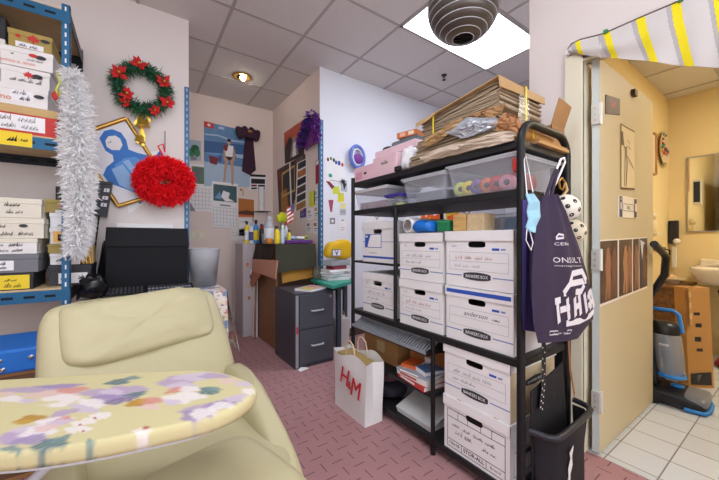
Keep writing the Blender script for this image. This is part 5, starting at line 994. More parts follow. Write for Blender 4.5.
# ---- lower left bay
SLG = mat('slot_grey', '#9b9fa6', .4, .2)
r = thing('slotted_drawer', 'grey slotted metal drawer under the middle shelf', 'drawer', (1.36, 1.5, .50))
y0, y1 = 1.155, 1.848; b = B(); b.box(1.225, 1.235, y0, y1, .505, .520, SLG).box(1.30, 1.31, y0, y1, .548, .563, SLG).build('drawer_rim', r)
for i in range(34):
    y = y0+.012+(y1-y0-.02)*i/33; B().hexa([(1.232, y-.0035, .506), (1.305, y-.0045, .548), (1.305, y+.0045, .548), (1.232, y+.0045, .506), (1.232, y-.0045, .515), (1.305, y-.0045, .558), (1.305, y+.0045, .558), (1.232, y+.0045, .515)], SLG).build('slat', r)
b = B()
for y in (y0-.003, y1): b.hexa([(1.225, y, .50), (1.6, y, .50), (1.6, y+.006, .50), (1.225, y+.006, .50), (1.225, y, .525), (1.6, y, .588), (1.6, y+.006, .588), (1.225, y+.006, .525)], SHB)
b.build('side_plate', r); B().box(1.235, 1.6, y0+.005, y1-.002, .494, .498, SHB).build('drawer_floor', r)
HW = mat('hanger_wood', '#c9a676', .5)
for i in range(8):
    y = 1.20+i*.035; b = B().tube([(1.325+.02*math.sin(j*PI/8)*1.5+.19*j/8, y+.012*math.sin(j*.4), .512+.05*math.sin(j*PI/8)) for j in range(9)], .006, HW, 8).tube([(1.42, y, .562), (1.42, y, .576), (1.43, y, .582), (1.44, y, .576)], .0025, STEEL, 6)
    tag(b.build('coat_hanger'), 'pale wooden coat hanger lying in the slotted drawer', 'hanger', 'wooden hangers in the slotted drawer')
tag(B().box(1.33, 1.60, 1.50, 1.845, .302, .46, BROWN, .003).box(1.40, 1.46, 1.499, 1.846, .4605, .4615, TAN).box(1.3285, 1.33, 1.62, 1.70, .36, .43, mat('label_tan', '#bda17a', .7)).build('carton'), 'brown carton behind the shopping bag on the short shelf', 'carton')
tag(B().box(1.40, 1.62, 1.15, 1.46, .302, .47, mat('carton_rust', '#a8683a', .8), .003).box(1.3985, 1.40, 1.28, 1.33, .36, .41, WHITE).build('carton'), 'rust coloured carton with a white tag behind the books', 'carton')
z = .3008
BK_ = [('red and white paperback at the bottom of the small book stack', .026, mat('book_red', '#c23a34', .45), 0), ('white paperback in the middle of the small book stack', .024, mat('book_white', '#dfdcd8', .5), 1), ('grey paperback second from top of the small book stack', .018, mat('book_grey', '#9aa0a8', .5), 2)]
for i, (l, h, m, k) in enumerate(BK_):
    T = rotz((1.325, 1.285, z), .12*(k-1)); r = thing('paperback_book', l, 'book', (1.325, 1.285, z), 'books on the short shelf')
    B(T).box(-.075, .075, -.115, .115, .0025, h-.0025, WBOX).build('pages', r); b = B(T).box(-.078, .075, -.117, .117, 0, .0025, m).box(-.078, .075, -.117, .117, h-.0025, h, m).box(-.080, -.077, -.117, .117, 0, h, m)
    b.poly([(-.0808, .09, h*.3), (-.0808, -.04, h*.3), (-.0808, -.04, h*.7), (-.0808, .09, h*.7)], WHITE if k != 1 else RED); b.build('cover', r); z += h+.0005
T = rotz((1.335, 1.23, z), -.25); r = thing('paperback_book', 'blue covered book on the near half of the stack top', 'book', (1.335, 1.23, z), 'books on the short shelf')
B(T).box(-.06, .06, -.05, .05, .002, .02, WBOX).build('pages', r); B(T).box(-.062, .06, -.052, .052, 0, .002, SKY).box(-.062, .06, -.052, .052, .02, .022, mat('book_blue', '#5f86b8', .45)).box(-.064, -.061, -.052, .052, 0, .022, WHITE).build('cover', r)
T = rotz((1.325, 1.35, z), .3); r = thing('paperback_book', 'orange covered book on the far half of the stack top', 'book', (1.325, 1.35, z), 'books on the short shelf')
B(T).box(-.055, .055, -.045, .045, .002, .016, WBOX).build('pages', r); B(T).box(-.057, .055, -.047, .047, 0, .002, ORANGE).box(-.057, .055, -.047, .047, .016, .018, mat('book_orange', '#e0662e', .45)).box(-.059, -.056, -.047, .047, 0, .018, ORANGE).build('cover', r)
tag(B().hexa([(1.275, 1.165, .082), (1.60, 1.165, .082), (1.60, 1.43, .082), (1.275, 1.43, .082), (1.27, 1.155, .11), (1.6, 1.155, .22), (1.60, 1.44, .22), (1.27, 1.44, .11)], mat('tray_white', '#c9cac9', .45)).build('white_tray'), 'white plastic tray leaning on the bottom shelf under the books', 'tray')
tag(B().soft((1.38, 1.66, .135), (XD, (0,1,0), ZD), (.10, .15, .053), mat('dark_fabric', '#2a2730', .8, bump=.3, bscale=20), .7, .7).build('dark_pouch'), 'dark fabric pouch on the bottom shelf behind the shopping bag', 'pouch')
tag(B().soft((1.36, 1.64, .222), (XD, (0,1,0), ZD), (.08, .11, .034), mat('plum_fabric', '#5a3a44', .8, bump=.3, bscale=20), .7, .7).build('plum_pouch'), 'plum coloured pouch on top of the dark pouch', 'pouch')
# ---- things on top of the rack
ZT = 1.5008
tag(B().box(1.272, 1.42, 1.66, 1.885, ZT, ZT+.105, PINK, .003).box(1.2705, 1.272, 1.74, 1.77, ZT+.045, ZT+.06, DARK).poly([(1.2712, 1.87, ZT+.02), (1.2712, 1.79, ZT+.02), (1.2712, 1.79, ZT+.07), (1.2712, 1.87, ZT+.07)], mat('pink_deep', '#dca0b2', .55)).build('pink_box'), 'pale pink box with a small dark slot at the far end of the rack top', 'box')
r = thing('pink_carton', 'larger pink lidded box behind the small pink box', 'box', (1.5, 1.6, ZT)); B().box(1.43, 1.63, 1.44, 1.84, ZT, ZT+.225, PINK, .003).build('box_body', r); B().box(1.425, 1.635, 1.435, 1.845, ZT+.185, ZT+.235, mat('pink_light', '#f0d3da', .55), .003).build('box_lid', r)
tag(B().box(1.262, 1.42, 1.43, 1.655, ZT, ZT+.125, mat('pink_print', '#e6c3cc', .55), .003).scribble((1.2605, 1.57, ZT+.07), YM, ZP, .07, .02, GREEN, 5, .003, 2).build('pink_box'), 'pink printed box beside the slotted pink box', 'box')
c = PY(357.5, 157, WY-.045); HOOPB = mat('hoop_blue', '#6f86d6', .4)
r = tag(B().tube([c+V((.112*math.cos(a*PI/18)*.95, .02*math.cos(a*PI/18), .125*math.sin(a*PI/18))) for a in range(36)], .020, HOOPB, 8, True).build('blue_hoop'), 'blue ring with purple centre on the wall behind the pink boxes', 'hoop')
B().tube([c+V((.077*math.cos(a*PI/18)*.95, .015*math.cos(a*PI/18), .09*math.sin(a*PI/18))) for a in range(36)], .010, WHITE, 8, True).build('inner_ring', r); B().soft(c+V((.01, 0, -.02)), (XD, (0,1,0), ZD), (.065, .03, .06), mat('stuff_violet', '#7a3f9a', .6), .9, .9).build('stuffing', r)
zz = ZT+.236
tag(B().soft((1.52, 1.79, zz+.022), (XD, (0,1,0), ZD), (.05, .05, .021), DARK, .8, .8).build('dark_pouch'), 'small black pouch on the large pink box', 'pouch')
tag(B().lathe((1.53, 1.66, zz+.001), [(.075, 0), (.08, .012), (.08, .034), (.06, .042)], mat('disc_grey', '#7f868e', .45), 28).build('grey_case'), 'round grey case on the large pink box', 'case')
T = rotz((1.52, 1.53, zz+.001), .15); tag(B(T).box(-.08, .10, -.07, .07, 0, .03, mat('slate_book', '#66757c', .5), .003).build('slate_box'), 'flat slate grey box under the orange box', 'box')
T = rotz((1.50, 1.54, zz+.032), .25); tag(B(T).box(-.07, .09, -.075, .075, 0, .038, mat('orange_box', '#c9764a', .55), .003).box(-.0712, -.07, -.055, -.015, .008, .03, CREAM).box(-.0712, -.07, .01, .05, .008, .03, mat('salmon_label', '#e8b8a0', .6)).build('orange_box'), 'orange box with two pale labels on the stack of pink boxes', 'box')
tag(B().box(1.45, 1.62, 1.33, 1.425, ZT, ZT+.135, mat('slate_carton', '#8d9aa0', .6), .003).build('slate_carton'), 'grey green carton behind the crumpled white bag', 'carton')
WP = mat('white_plastic_bag', '#e6e6ea', .35, bump=.6, bscale=16)
tag(B().soft((1.34, 1.368, ZT+.072), (XD, (0,1,0), ZD), (.072, .052, .068), WP, .7, .8, 20, 28, lambda p, q: q*(1+.10*math.sin(7*p.y+3*p.z)+.08*math.sin(9*p.x+5*p.z)) if p.z > -.8 else q).build('plastic_bag'), 'crumpled white plastic bag between pink boxes and cardboard stack', 'bag')
tag(B().box(1.24, 1.268, 1.385, 1.425, ZT, ZT+.03, BLACK, .006).build('tape_dispenser'), 'small black object lying by the white bag', 'tool')
# stacks of flat cardboard
CORR = layered('corrugated_edges', '#84735f', '#b8a588', 420); KRAFT = mat('kraft_paper', '#b8976a', .7, var=.12, bump=.35, bscale=7); CARD = mat('cardboard_top', '#b8905c', .75, var=.08); TAPE = mat('yellow_strap', '#dfc93a', .4)
def slab(label, yf, yn, zf, zn, tf, tn, x0, x1, name='cardboard_stack', jit=0, seed=1):
    P8 = [(x0, yn, zn), (x1, yn, zn), (x1, yf, zf), (x0, yf, zf), (x0, yn, zn+tn), (x1, yn, zn+tn), (x1, yf, zf+tf), (x0, yf, zf+tf)]
    r = thing(name, label, 'cardboard', ((x0+x1)/2, (yf+yn)/2, min(zf, zn)), 'bundles of flat cardboard on the rack top')
    b = B(); n = 14; rnd = random.Random(seed)
    for i in range(n):
        a, c = i/n, (i+.86)/n; j = rnd.uniform(-.006, .006); k = rnd.uniform(-.012, .012)
        b.hexa([(x0+j, yn+k, zn+tn*a), (x1+j, yn+k, zn+tn*a), (x1+j, yf+k, zf+tf*a), (x0+j, yf+k, zf+tf*a), (x0+j, yn+k, zn+tn*c), (x1+j, yn+k, zn+tn*c), (x1+j, yf+k, zf+tf*c), (x0+j, yf+k, zf+tf*c)], CORR)
    b.build('sheets', r)['kind'] = 'stuff'; return r
r = slab('bottom bundle of flattened cardboard lying on the rack top', 1.31, .80, ZT+.002, ZT+.002, .06, .075, 1.262, 1.62, seed=2)
r2 = slab('middle bundle of flattened cardboard with brown wrapping', 1.27, .81, ZT+.066, ZT+.082, .075, .085, 1.275, 1.63, seed=3)
r3 = slab('top bundle of flattened cardboard tied with yellow strap', 1.235, .79, ZT+.148, ZT+.182, .085, .112, 1.285, 1.645, seed=4)
b = B().hexa([(1.262, 1.245, ZT+.236), (1.645, 1.245, ZT+.236), (1.645, .78, ZT+.297), (1.262, .78, ZT+.297), (1.262, 1.265, ZT+.240), (1.65, 1.265, ZT+.240), (1.65, .775, ZT+.301), (1.262, .775, ZT+.301)], KRAFT)
b.hexa([(1.268, .776, ZT+.252), (1.655, .776, ZT+.268), (1.655, .770, ZT+.268), (1.268, .770, ZT+.252), (1.262, .778, ZT+.30), (1.655, .778, ZT+.301), (1.655, .772, ZT+.301), (1.262, .772, ZT+.30)], KRAFT)
b.poly([(1.258, 1.26, ZT+.24), (1.258, 1.10, ZT+.256), (1.252, 1.17, ZT+.226), (1.250, 1.26, ZT+.21)], KRAFT); b.build('cover_sheet', r3, 'creased kraft paper cover')
def strap(r, yy, z0, z1, x0, x1, zs=0): B().ribbon([(x0-.006, yy, z0), (x0-.008, yy, z1)], .012, (-1,0,0), TAPE).ribbon([(x0-.008, yy, z1+.001), (x1, yy, z1+.002)], .012, (0,0,1), TAPE).build('strap', r, 'yellow plastic strap')
strap(r3, 1.14, ZT+.15, ZT+.256, 1.268, 1.645); 
B().ribbon([(1.47, .766, ZT+.10), (1.465, .764, ZT+.304)], .014, (0,-1,0), TAPE).ribbon([(1.465, .765, ZT+.305), (1.465, 1.2, ZT+.25)], .014, (0,0,1), TAPE).build('strap', r3, 'yellow plastic strap')
B().poly([(1.40, .766, ZT+.13), (1.50, .766, ZT+.13), (1.49, .766, ZT+.25), (1.41, .766, ZT+.26)], plastic_clear('clear_tape', '#b8b2a4', .3)).build('clear_tape', r3)
def paper(label, pts, m, name='wrapping_paper', th=.006, cat='paper'):
    b = B(); n = len(pts); c = sum((V(p) for p in pts), V())/n; rnd = random.Random(len(label)); P = [V(p) for p in pts]; vs = []; fs = []
    rings = 5
    for k in range(rings+1):
        s = k/rings
        for p in P: q = c.lerp(p, s); vs.append(q+V((rnd.uniform(-.010, .004)-.012*(1-s), rnd.uniform(-.004, .004), rnd.uniform(-.004, .004))))
    for k in range(rings): fs += [(k*n+i, k*n+(i+1) % n, (k+1)*n+(i+1) % n, (k+1)*n+i) for i in range(n)]
    b.add(vs, fs, m); 
    b.add([v+V((th, 0, 0)) for v in vs], fs, m); return tag(b.build(name), label, cat)
def sub(pts, n=3): return [V(pts[i]).lerp(V(pts[(i+1) % len(pts)]), k/n) for i in range(len(pts)) for k in range(n)]
FX = lambda x, y, X=1.25: PX(x, y, X)
paper('brown kraft wrapping folded over the far end of the middle bundle', sub([FX(421, 146), FX(424, 141), FX(452, 122), FX(462, 117), FX(463, 123), FX(446, 136), FX(430, 146)]), KRAFT)
b = B()
lay = [FX(463, 124, 1.255), FX(505, 103, 1.255), FX(506, 111, 1.255), FX(480, 122, 1.255)]
paper('curled kraft sheet hanging from under the top bundle', sub([FX(461, 118, 1.262), FX(486, 110, 1.262), FX(505, 103, 1.262), FX(503, 113, 1.262), FX(490, 121, 1.262), FX(470, 121, 1.262)]), mat('kraft_tan', '#aa845a', .65, bump=.3, bscale=8))
SILV = mat('silver_plastic', '#b6bac2', .28, .25, bump=.6, bscale=18)
paper('crumpled silver grey plastic sheet in front of the bundles', sub([FX(446, 133), FX(468, 117), FX(484, 118), (FX(500, 118)), FX(498, 126), FX(482, 133), FX(462, 139)]), SILV, 'plastic_sheet', cat='plastic sheet')
KR2 = mat('kraft_rust', '#a8784f', .65, bump=.35, bscale=9)
paper('crumpled rust brown paper beside the silver plastic', sub([FX(494, 124), FX(505, 113), FX(518, 115), FX(521, 125), FX(518, 136), FX(500, 132)]), KR2)
paper('long white and brown paper edge hanging over the front of the rack top', sub([FX(420, 158, 1.242), FX(440, 148, 1.242), FX(470, 140, 1.242), FX(500, 131, 1.242), FX(516, 132, 1.242), FX(514, 140, 1.242), FX(480, 149, 1.242), FX(450, 155, 1.242), FX(426, 162, 1.242)]), mat('paper_offwhite', '#c9b8a4', .7, bump=.4, bscale=12))
# near end: boards, roll and open carton
b = B().box(1.36, 1.635, .655, .775, ZT+.0, ZT+.012, CARD).box(1.38, 1.63, .66, .775, ZT+.013, ZT+.022, BROWN); tag(b.build('cardboard_sheet'), 'loose cardboard sheets poking out at the near end of the rack top', 'cardboard')
b = B().cyl((1.30, .735, ZT+.062), (1.58, .735, ZT+.060), .036, mat('kraft_roll', '#c08a4c', .45, bump=.3, bscale=10), n=20).ribbon([(1.395, .697, ZT+.035), (1.39, .6965, ZT+.10)], .012, (0,-1,0), TAPE); tag(b.build('kraft_roll'), 'shiny brown paper roll at the near end under the top bundle', 'paper roll')
r = thing('open_carton', 'small open brown carton with one flap up at the near end of the rack', 'carton', (1.73, .8, ZT+.0)); OC = mat('carton_tan', '#a67c4e', .7, bump=.1)
q = (1.665, 1.80, .745, .86)
b = B().box(q[0], q[1], q[2], q[3], ZT, ZT+.004, OC)
for a in ((q[0], q[0]+.004, q[2], q[3]), (q[1]-.004, q[1], q[2], q[3]), (q[0], q[1], q[2], q[2]+.004), (q[0], q[1], q[3]-.004, q[3])): b.box(*a, ZT, ZT+.165, OC)
b.build('carton_body', r); B().hexa([(q[0], q[2], ZT+.165), (q[1], q[2], ZT+.165), (q[1], q[2]+.004, ZT+.165), (q[0], q[2]+.004, ZT+.165), (q[0]+.015, q[2]-.03, ZT+.29), (q[1]+.015, q[2]-.03, ZT+.275), (q[1]+.015, q[2]-.026, ZT+.275), (q[0]+.015, q[2]-.026, ZT+.29)], OC).build('flap', r)
# ================================================================ SHOPPING BAG
SB = mat('shopping_bag_white', '#e4e2e0', .5, var=.03, bump=.12, bscale=7); HMRED = mat('logo_red', '#c9232c', .5, var=0); KFT = mat('kraft_inside', '#b59a62', .8)
xa, xb, ya, yb = 1.095, 1.225, 1.515, 1.855
r = thing('shopping_bag', 'white paper shopping bag with red letters in front of the rack', 'bag', ((xa+xb)/2, (ya+yb)/2, 0))
n = 14; m_ = 12; vs = []; fs = []; rnd = random.Random(3)
def bagpt(u, v, fx): # u 0..1 from far (ya high) to near, v 0..1 height, fx front/back
    y = yb-(yb-ya)*u; z = .375*v-(.018*v*math.sin(u*PI*2.2)); x = (xa if fx == 0 else xb)
    x += (.018*math.sin(u*5+v*4)*v*.4 + .016*math.sin(PI*u)*v*(1 if fx else -.6)); return V((x, y-(.012*v if u > .5 else -.012*v)*(abs(u-.5)*2), z))
b = B()
for fx in (0, 1):
    vs = [bagpt(i/n, j/m_, fx) for i in range(n+1) for j in range(m_+1)]
    b.add(vs, [(i*(m_+1)+j, i*(m_+1)+j+1, (i+1)*(m_+1)+j+1, (i+1)*(m_+1)+j) for i in range(n) for j in range(m_)], SB, False)
for u, yo in ((0, yb), (1, ya)):
    for j in range(m_):
        a0, a1 = bagpt(u, j/m_, 0), bagpt(u, (j+1)/m_, 0); c0, c1 = bagpt(u, j/m_, 1), bagpt(u, (j+1)/m_, 1); sg = 1 if u == 0 else -1; fold = lambda p, q, v: p.lerp(q, .5)+V((0, -sg*.03*v, 0))
        f0, f1 = fold(a0, c0, j/m_), fold(a1, c1, (j+1)/m_); b.add([a0, a1, f1, f0], [(0, 1, 2, 3)], SB); b.add([f0, f1, c1, c0], [(0, 1, 2, 3)], SB)
b.box(xa, xb, ya, yb, 0, .002, SB)
x_ = xa-.026
b.text('H', V((x_, yb-.145, .195)), (0,-1,-.06), (0.02,-.22,1), .112, HMRED, 0, .0, width=.084); b.text('&', V((x_, yb-.207, .186)), (0,-1,-.06), (0.02,-.18,1), .05, HMRED, 0, width=.036); b.text('M', V((x_, yb-.268, .158)), (0,-1,-.06), (0.02,-.2,1), .118, HMRED, 0, width=.088)
b.text('H', V((x_-.0004, yb-.006-.145, .195)), (0,-1,-.06), (0.02,-.22,1), .112, HMRED, 0, .0, width=.084); b.text('&', V((x_-.0004, yb-.006-.207, .186)), (0,-1,-.06), (0.02,-.18,1), .05, HMRED, 0, width=.036); b.text('M', V((x_-.0004, yb-.006-.268, .158)), (0,-1,-.06), (0.02,-.2,1), .118, HMRED, 0, width=.088)
b.text('H', V((x_-.0002, yb-.003-.145, .195)), (0,-1,-.06), (0.02,-.22,1), .112, HMRED, 0, .0, width=.084); b.text('&', V((x_-.0002, yb-.003-.207, .186)), (0,-1,-.06), (0.02,-.18,1), .05, HMRED, 0, width=.036); b.text('M', V((x_-.0002, yb-.003-.268, .158)), (0,-1,-.06), (0.02,-.2,1), .118, HMRED, 0, width=.088)
b.build('bag_body', r)
B().prism([V((xa+.008, yb-.02, .345)), V((xb-.006, yb-.02, .345)), V((xb-.006, ya+.03, .33)), V((xa+.008, ya+.03, .33))], (0, 0, .012), KFT).build('bag_contents', r, 'crumpled kraft paper filling')
for x, o in ((xa+.012, 0), (xb-.01, .02)):
    B().tube([(x, 1.735+o, .34), (x-.005, 1.735+o, .42), (x-.008, 1.715+o, .458), (x-.008, 1.68+o, .466), (x-.006, 1.645+o, .445), (x, 1.63+o, .36), (x, 1.628+o, .33)], .0045, mat('paper_cord', '#d8c3a0', .7), 8).build('handle', r, 'twisted paper handle')
# ================================================================ NEAR END OF THE RACK
HB2 = mat('hamper_fabric', '#17161b', .75, bump=.2, bscale=120); HTUBE = mat('hamper_tube', '#2e2e34', .4, .2)
r = thing('hanging_basket', 'black fabric basket on a tube frame at the rack end', 'basket', (1.47, .60, .02))
fr = [V((1.262, .648, .352)), V((1.285, .585, .348)), V((1.305, .566, .347)), V((1.34, .560, .348)), V((1.60, .566, .350)), V((1.645, .575, .351)), V((1.668, .60, .352)), V((1.672, .652, .356))]
B().tube(fr, .0125, HTUBE, 10).build('frame_tube', r)
top = [V((1.285, .645, .34)), V((1.315, .572, .34)), V((1.46, .566, .34)), V((1.61, .572, .34)), V((1.658, .60, .345)), V((1.66, .65, .345))]; vs = []; k = 10
for i, p in enumerate(top):
    for j in range(k+1):
        s = j/k; c = V((1.47, .62, 0)); q = p.lerp(V((c.x+(p.x-c.x)*.80, c.y+(p.y-c.y)*.75, .03)), s); q.z = .34-.315*s; q += V((.006*math.sin(7*s+i), .008*math.sin(5*s+2*i)*s, 0)); vs.append(q)
b = B().add(vs, [(i*(k+1)+j, i*(k+1)+j+1, (i+1)*(k+1)+j+1, (i+1)*(k+1)+j) for i in range(len(top)-1) for j in range(k)], HB2, True)
b.hexa([(1.30, .652, .03), (1.64, .652, .03), (1.64, .655, .03), (1.30, .655, .03), (1.275, .646, .50), (1.55, .646, .56), (1.55, .650, .56), (1.275, .650, .50)], HB2); b.box(1.33, 1.61, .585, .652, .022, .026, HB2)
b.build('fabric_body', r)
b = B(); WPR = mat('white_print', '#e6e6e8', .6, var=0); lp = [(1.40, .27), (1.415, .24), (1.405, .20), (1.418, .16), (1.40, .12), (1.425, .09), (1.44, .12), (1.43, .17), (1.44, .205), (1.425, .245), (1.428, .29)]
b.prism([V((x, .553+(.34-z)*.10, z-.01)) for x, z in lp], (0, -.002, 0), WPR); b.build('printed_figure', r, 'white printed figure')
# leash, brown strap
LEASH = mat('leash_black', '#1b1a1d', .7); DOT = mat('dot_white', '#e6e2da', .7, var=0)
b = B(); lpts = [V((1.335, .636, 1.20)), V((1.325, .634, .95)), V((1.345, .632, .70)), V((1.345, .632, .52)), V((1.33, .634, .42))]
b.ribbon(lpts, .034, (0,-1,0), LEASH); b.ribbon([p+V((.012, .004, 0)) for p in lpts], .034, (0,-1,0), LEASH)
for i in range(34):
    t = i/33*4; a = min(3, int(t)); p = lpts[a].lerp(lpts[a+1], t-a)+V((.008*(1 if i % 2 else -1), -.0012, 0)); b.poly([p+V((.0035*math.cos(q*PI/4), 0, .0035*math.sin(q*PI/4))) for q in range(8)], DOT)
b.prism([lpts[0]+V((-.017, .001, 0)), lpts[0]+V((.017, .001, 0)), lpts[0]+V((.0, .001, .06))], (0, .002, 0), LEASH)
tag(b.build('polka_dot_strap'), 'black strap with white polka dots hanging beside the front post', 'strap')
b = B().ribbon([V((1.575, .635, .70)), V((1.59, .632, .52)), V((1.605, .630, .46)), V((1.63, .632, .40)), V((1.645, .640, .375))], .018, (0,-1,0), mat('tan_leather', '#8a5f38', .55)); tag(b.build('leather_strap'), 'narrow tan leather strap hanging behind the basket', 'strap')
# tote bags
TOTE = mat('tote_plum', '#352a40', .85, var=.08, bump=.25, bscale=150); TOTEB = mat('tote_violet', '#453a78', .85, bump=.25, bscale=150); TPR = mat('tote_print', '#d9d5da', .8, var=0)
def YP(x, y, Y=.58): return PY(x, y, Y)
lft = [(543, 196), (538, 213), (534, 243), (532, 274), (532, 300), (533, 322), (538, 343)]; rgt = [(553, 194), (563, 212), (575.5, 243), (585.5, 274), (592, 300), (593, 318), (578, 338)]
def tote(r_name, label, lft, rgt, Y, m, thick, parts):
    r = thing(r_name, label, 'bag', YP(*lft[-1], Y), None); b = B(); k = 12; rows = []
    for (a, c) in zip(lft, rgt):
        A, C = YP(*a, Y), YP(*c, Y); rows.append((A, C))
    fine = []
    for i in range(len(rows)-1):
        for q in range(5): fine.append((rows[i][0].lerp(rows[i+1][0], q/5), rows[i][1].lerp(rows[i+1][1], q/5)))
    fine.append(rows[-1]); nR = len(fine)
    def surf(u, v, side=-1): # u across, v down
        t = v*(nR-1); i = min(nR-2, int(t)); f = t-i; A = fine[i][0].lerp(fine[i+1][0], f); C = fine[i][1].lerp(fine[i+1][1], f); p = A.lerp(C, u)
        bulge = math.sin(PI*u)**.6*(.25+.75*math.sin(PI*min(1, v*.85+.1)))*thick
        p.y += side*bulge + .008*math.sin(u*20)*(1-v)**1.2*side; return p
    for side in (-1, 1):
        vs = [surf(i/20, j/24, side) for i in range(21) for j in range(25)]; b.add(vs, [(i*25+j, i*25+j+1, (i+1)*25+j+1, (i+1)*25+j) for i in range(20) for j in range(24)], m, True)
    parts(b, surf); b.build('bag_body', r); return r
def plum_print(b, surf):
    def pt(x, y): # print position given in picture-like units across the bag front (0..1, 0..1)
        p = surf(x, y); p.y -= .0022; return p
    def blob(pts, w): b.ribbon([pt(*p) for p in pts], w, (0,-1,0), TPR)
    def txt(s, u, v, size, width, tilt=0.0):
        vs, fs, x0, x1, y1 = text_geo(s, 0); k = width/(x1-x0)
        out = [];
        H = 0.62
        b.add([pt(u+(q.x-x0)*k, v-q.y*size+(q.x-x0)*k*tilt) for q in vs], fs, TPR)
    txt('ONSULT', .20, .435, .040, .50); txt('management', .22, .455, .012, .46); txt('CERA', .24, .345, .022, .26); blob([(.27, .305), (.31, .285), (.37, .29), (.37, .305), (.27, .31)], .008)
    # bold brush emblem
    def mp(p): return (.20+(p[0]-.13)*.95, .48+(p[1]-.655)*1.22)
    def poly(q): b.ribbon([pt(*mp(p)) for p in q], .024, (0,-1,0), TPR)
    poly([(.33, .715), (.40, .665), (.62, .655), (.70, .70)]); poly([(.24, .765), (.33, .715), (.70, .70)]); poly([(.24, .765), (.55, .755), (.62, .72)])
    for q in (((.13, .81), (.20, .80)), ((.16, .80), (.20, .95)), ((.28, .79), (.33, .93)), ((.20, .865), (.32, .845)), ((.40, .785), (.44, .91)), ((.40, .85), (.50, .83)), ((.50, .77), (.54, .90)), ((.60, .765), (.66, .885)), ((.66, .79), (.86, .755)), ((.74, .755), (.80, .865)), ((.86, .75), (.92, .855)), ((.68, .84), (.90, .80))): poly(q)
    poly([(.30, .955), (.52, .945), (.76, .915), (.93, .885)])
    b.ribbon([pt(u, v) for u, v in ((.16, .905), (.52, .905), (.52, .935), (.16, .935), (.16, .905))], .003, (0,-1,0), TPR); txt('THE FIT', .20, .93, .014, .28)
r = tote('tote_bag', 'dark plum cloth tote with white printed emblem hanging at the rack end', lft, rgt, .58, TOTE, .045, plum_print)
B().tube([YP(546, 197), YP(553, 176, .62), YP(556, 170, .63)], .007, TOTE, 8).tube([YP(551, 196), YP(556, 176, .62), YP(557, 170, .63)], .007, TOTE, 8).build('carry_strap', r)
tote('tote_bag', 'violet blue cloth tote hanging behind the plum tote', [(523, 200), (523, 235), (523, 280), (522, 312), (523, 330)], [(536, 198), (538, 235), (540, 280), (541, 315), (541, 333)], .645, TOTEB, .010, lambda b, s: b.ribbon([s(.3, .12)+V((0, -.003, 0)), s(.6, .12)+V((0, -.003, 0))], .02, (0,-1,0), TPR))
# face mask
MB_ = mat('mask_blue', '#94c2d4', .8, bump=.05); b = B(); q = [YP(526, 195, .50), YP(532, 193, .50), YP(540, 207, .50), YP(538, 221, .50), YP(532, 233, .50), YP(525, 228, .50)]
b = B(); c = [(526, 194), (533, 194)], [(527, 203), (538, 202)], [(527, 211), (540, 209)], [(527, 219), (539, 217)], [(526, 227), (536, 226)], [(528, 232), (532, 233)]
vs = []
for i, (a, d) in enumerate(c):
    for u in range(5): p = PY(a[0]+(d[0]-a[0])*u/4, a[1]+(d[1]-a[1])*u/4, .50); p.y -= .012*math.sin(PI*u/4)+(.005 if i % 2 else 0); vs.append(p)
b.add(vs, [(i*5+j, i*5+j+1, (i+1)*5+j+1, (i+1)*5+j) for i in range(5) for j in range(4)], MB_).add([v+V((0, .002, 0)) for v in vs], [(i*5+j, i*5+j+1, (i+1)*5+j+1, (i+1)*5+j) for i in range(5) for j in range(4)], MB_)
r = tag(b.build('face_mask'), 'light blue pleated face mask hanging from the front post', 'mask'); B().tube([PY(527, 194, .50), PY(524, 160, .645), PY(526, 156, .645), PY(533, 192, .50)], .0016, WHITE, 5).tube([PY(530, 232, .50), PY(533, 243, .50), PY(531, 250, .50), PY(526, 240, .50), PY(527, 228, .50)], .0016, WHITE, 5).build('ear_loop', r, 'white elastic ear loops')
tag(B().soft(PY(515.5, 165, .70), (XD, (0,1,0), ZD), (.010, .012, .032), RED, .9, .9).build('red_keyring'), 'red plastic tag hanging behind the front post', 'tag')
b = B().tube([PY(545, 196, .628), PY(553, 178, .628), PY(561, 159, .628), PY(564, 158, .628), PY(565, 162, .628), PY(556, 183, .628), PY(547, 197, .628)], .0045, WHITE, 8); tag(b.build('bag_clip'), 'long white plastic clip hanging above the plum tote', 'clip')
b = B().tube([PY(559, 181, .62), PY(562, 178, .62), PY(565, 182, .62), PY(563, 190, .62), PY(560, 188, .62), PY(559, 181, .62)], .004, BRASS, 6).tube([PY(565, 183, .62), PY(567, 190, .62), PY(563, 196, .62)], .006, TAN, 6); tag(b.build('key_clip'), 'brass snap hook and cord above the spotted balls', 'clip')
for i, (x, y, rr, l) in enumerate(((565.5, 208, .056, 'white plush ball with black spots, upper of two on the rack end'), (573.5, 231, .052, 'cream plush ball with black spots, lower of two on the rack end'))):
    c = PY(x, y, (.60, .63)[i]); PL = mat(('plush_white', 'plush_cream')[i], ('#e3ddcf', '#ddd2b8')[i], .9, bump=.2, bscale=120); b = B().ball(c, rr, PL, 22); rnd = random.Random(i+4)
    for k in range(26):
        z_ = 1-2*(k+.5)/26; a = k*2.4; d = V((math.sqrt(1-z_*z_)*math.cos(a), math.sqrt(1-z_*z_)*math.sin(a), z_)); u = d.orthogonal().normalized(); w_ = d.cross(u); q = rr*1.006; s = rr*.17
        b.poly([c+(d*1+u*.17*math.cos(j*PI/5)+w_*.17*math.sin(j*PI/5)).normalized()*q for j in range(10)], BLACK)
    tag(b.build('plush_ball'), l, 'plush ball', 'spotted plush balls at the rack end')
tag(B().box(1.70, 1.74, .80, .845, 0, 1.30, BRST, .003).build('wooden_strip'), 'brown stained wooden strip standing between rack and doorway', 'strip')
tag(B().box(1.66+.02, 1.70, .70, .76, 0, 1.46, BLACK, .003).build('dark_pole'), 'dark upright bar standing behind the rack end', 'bar')
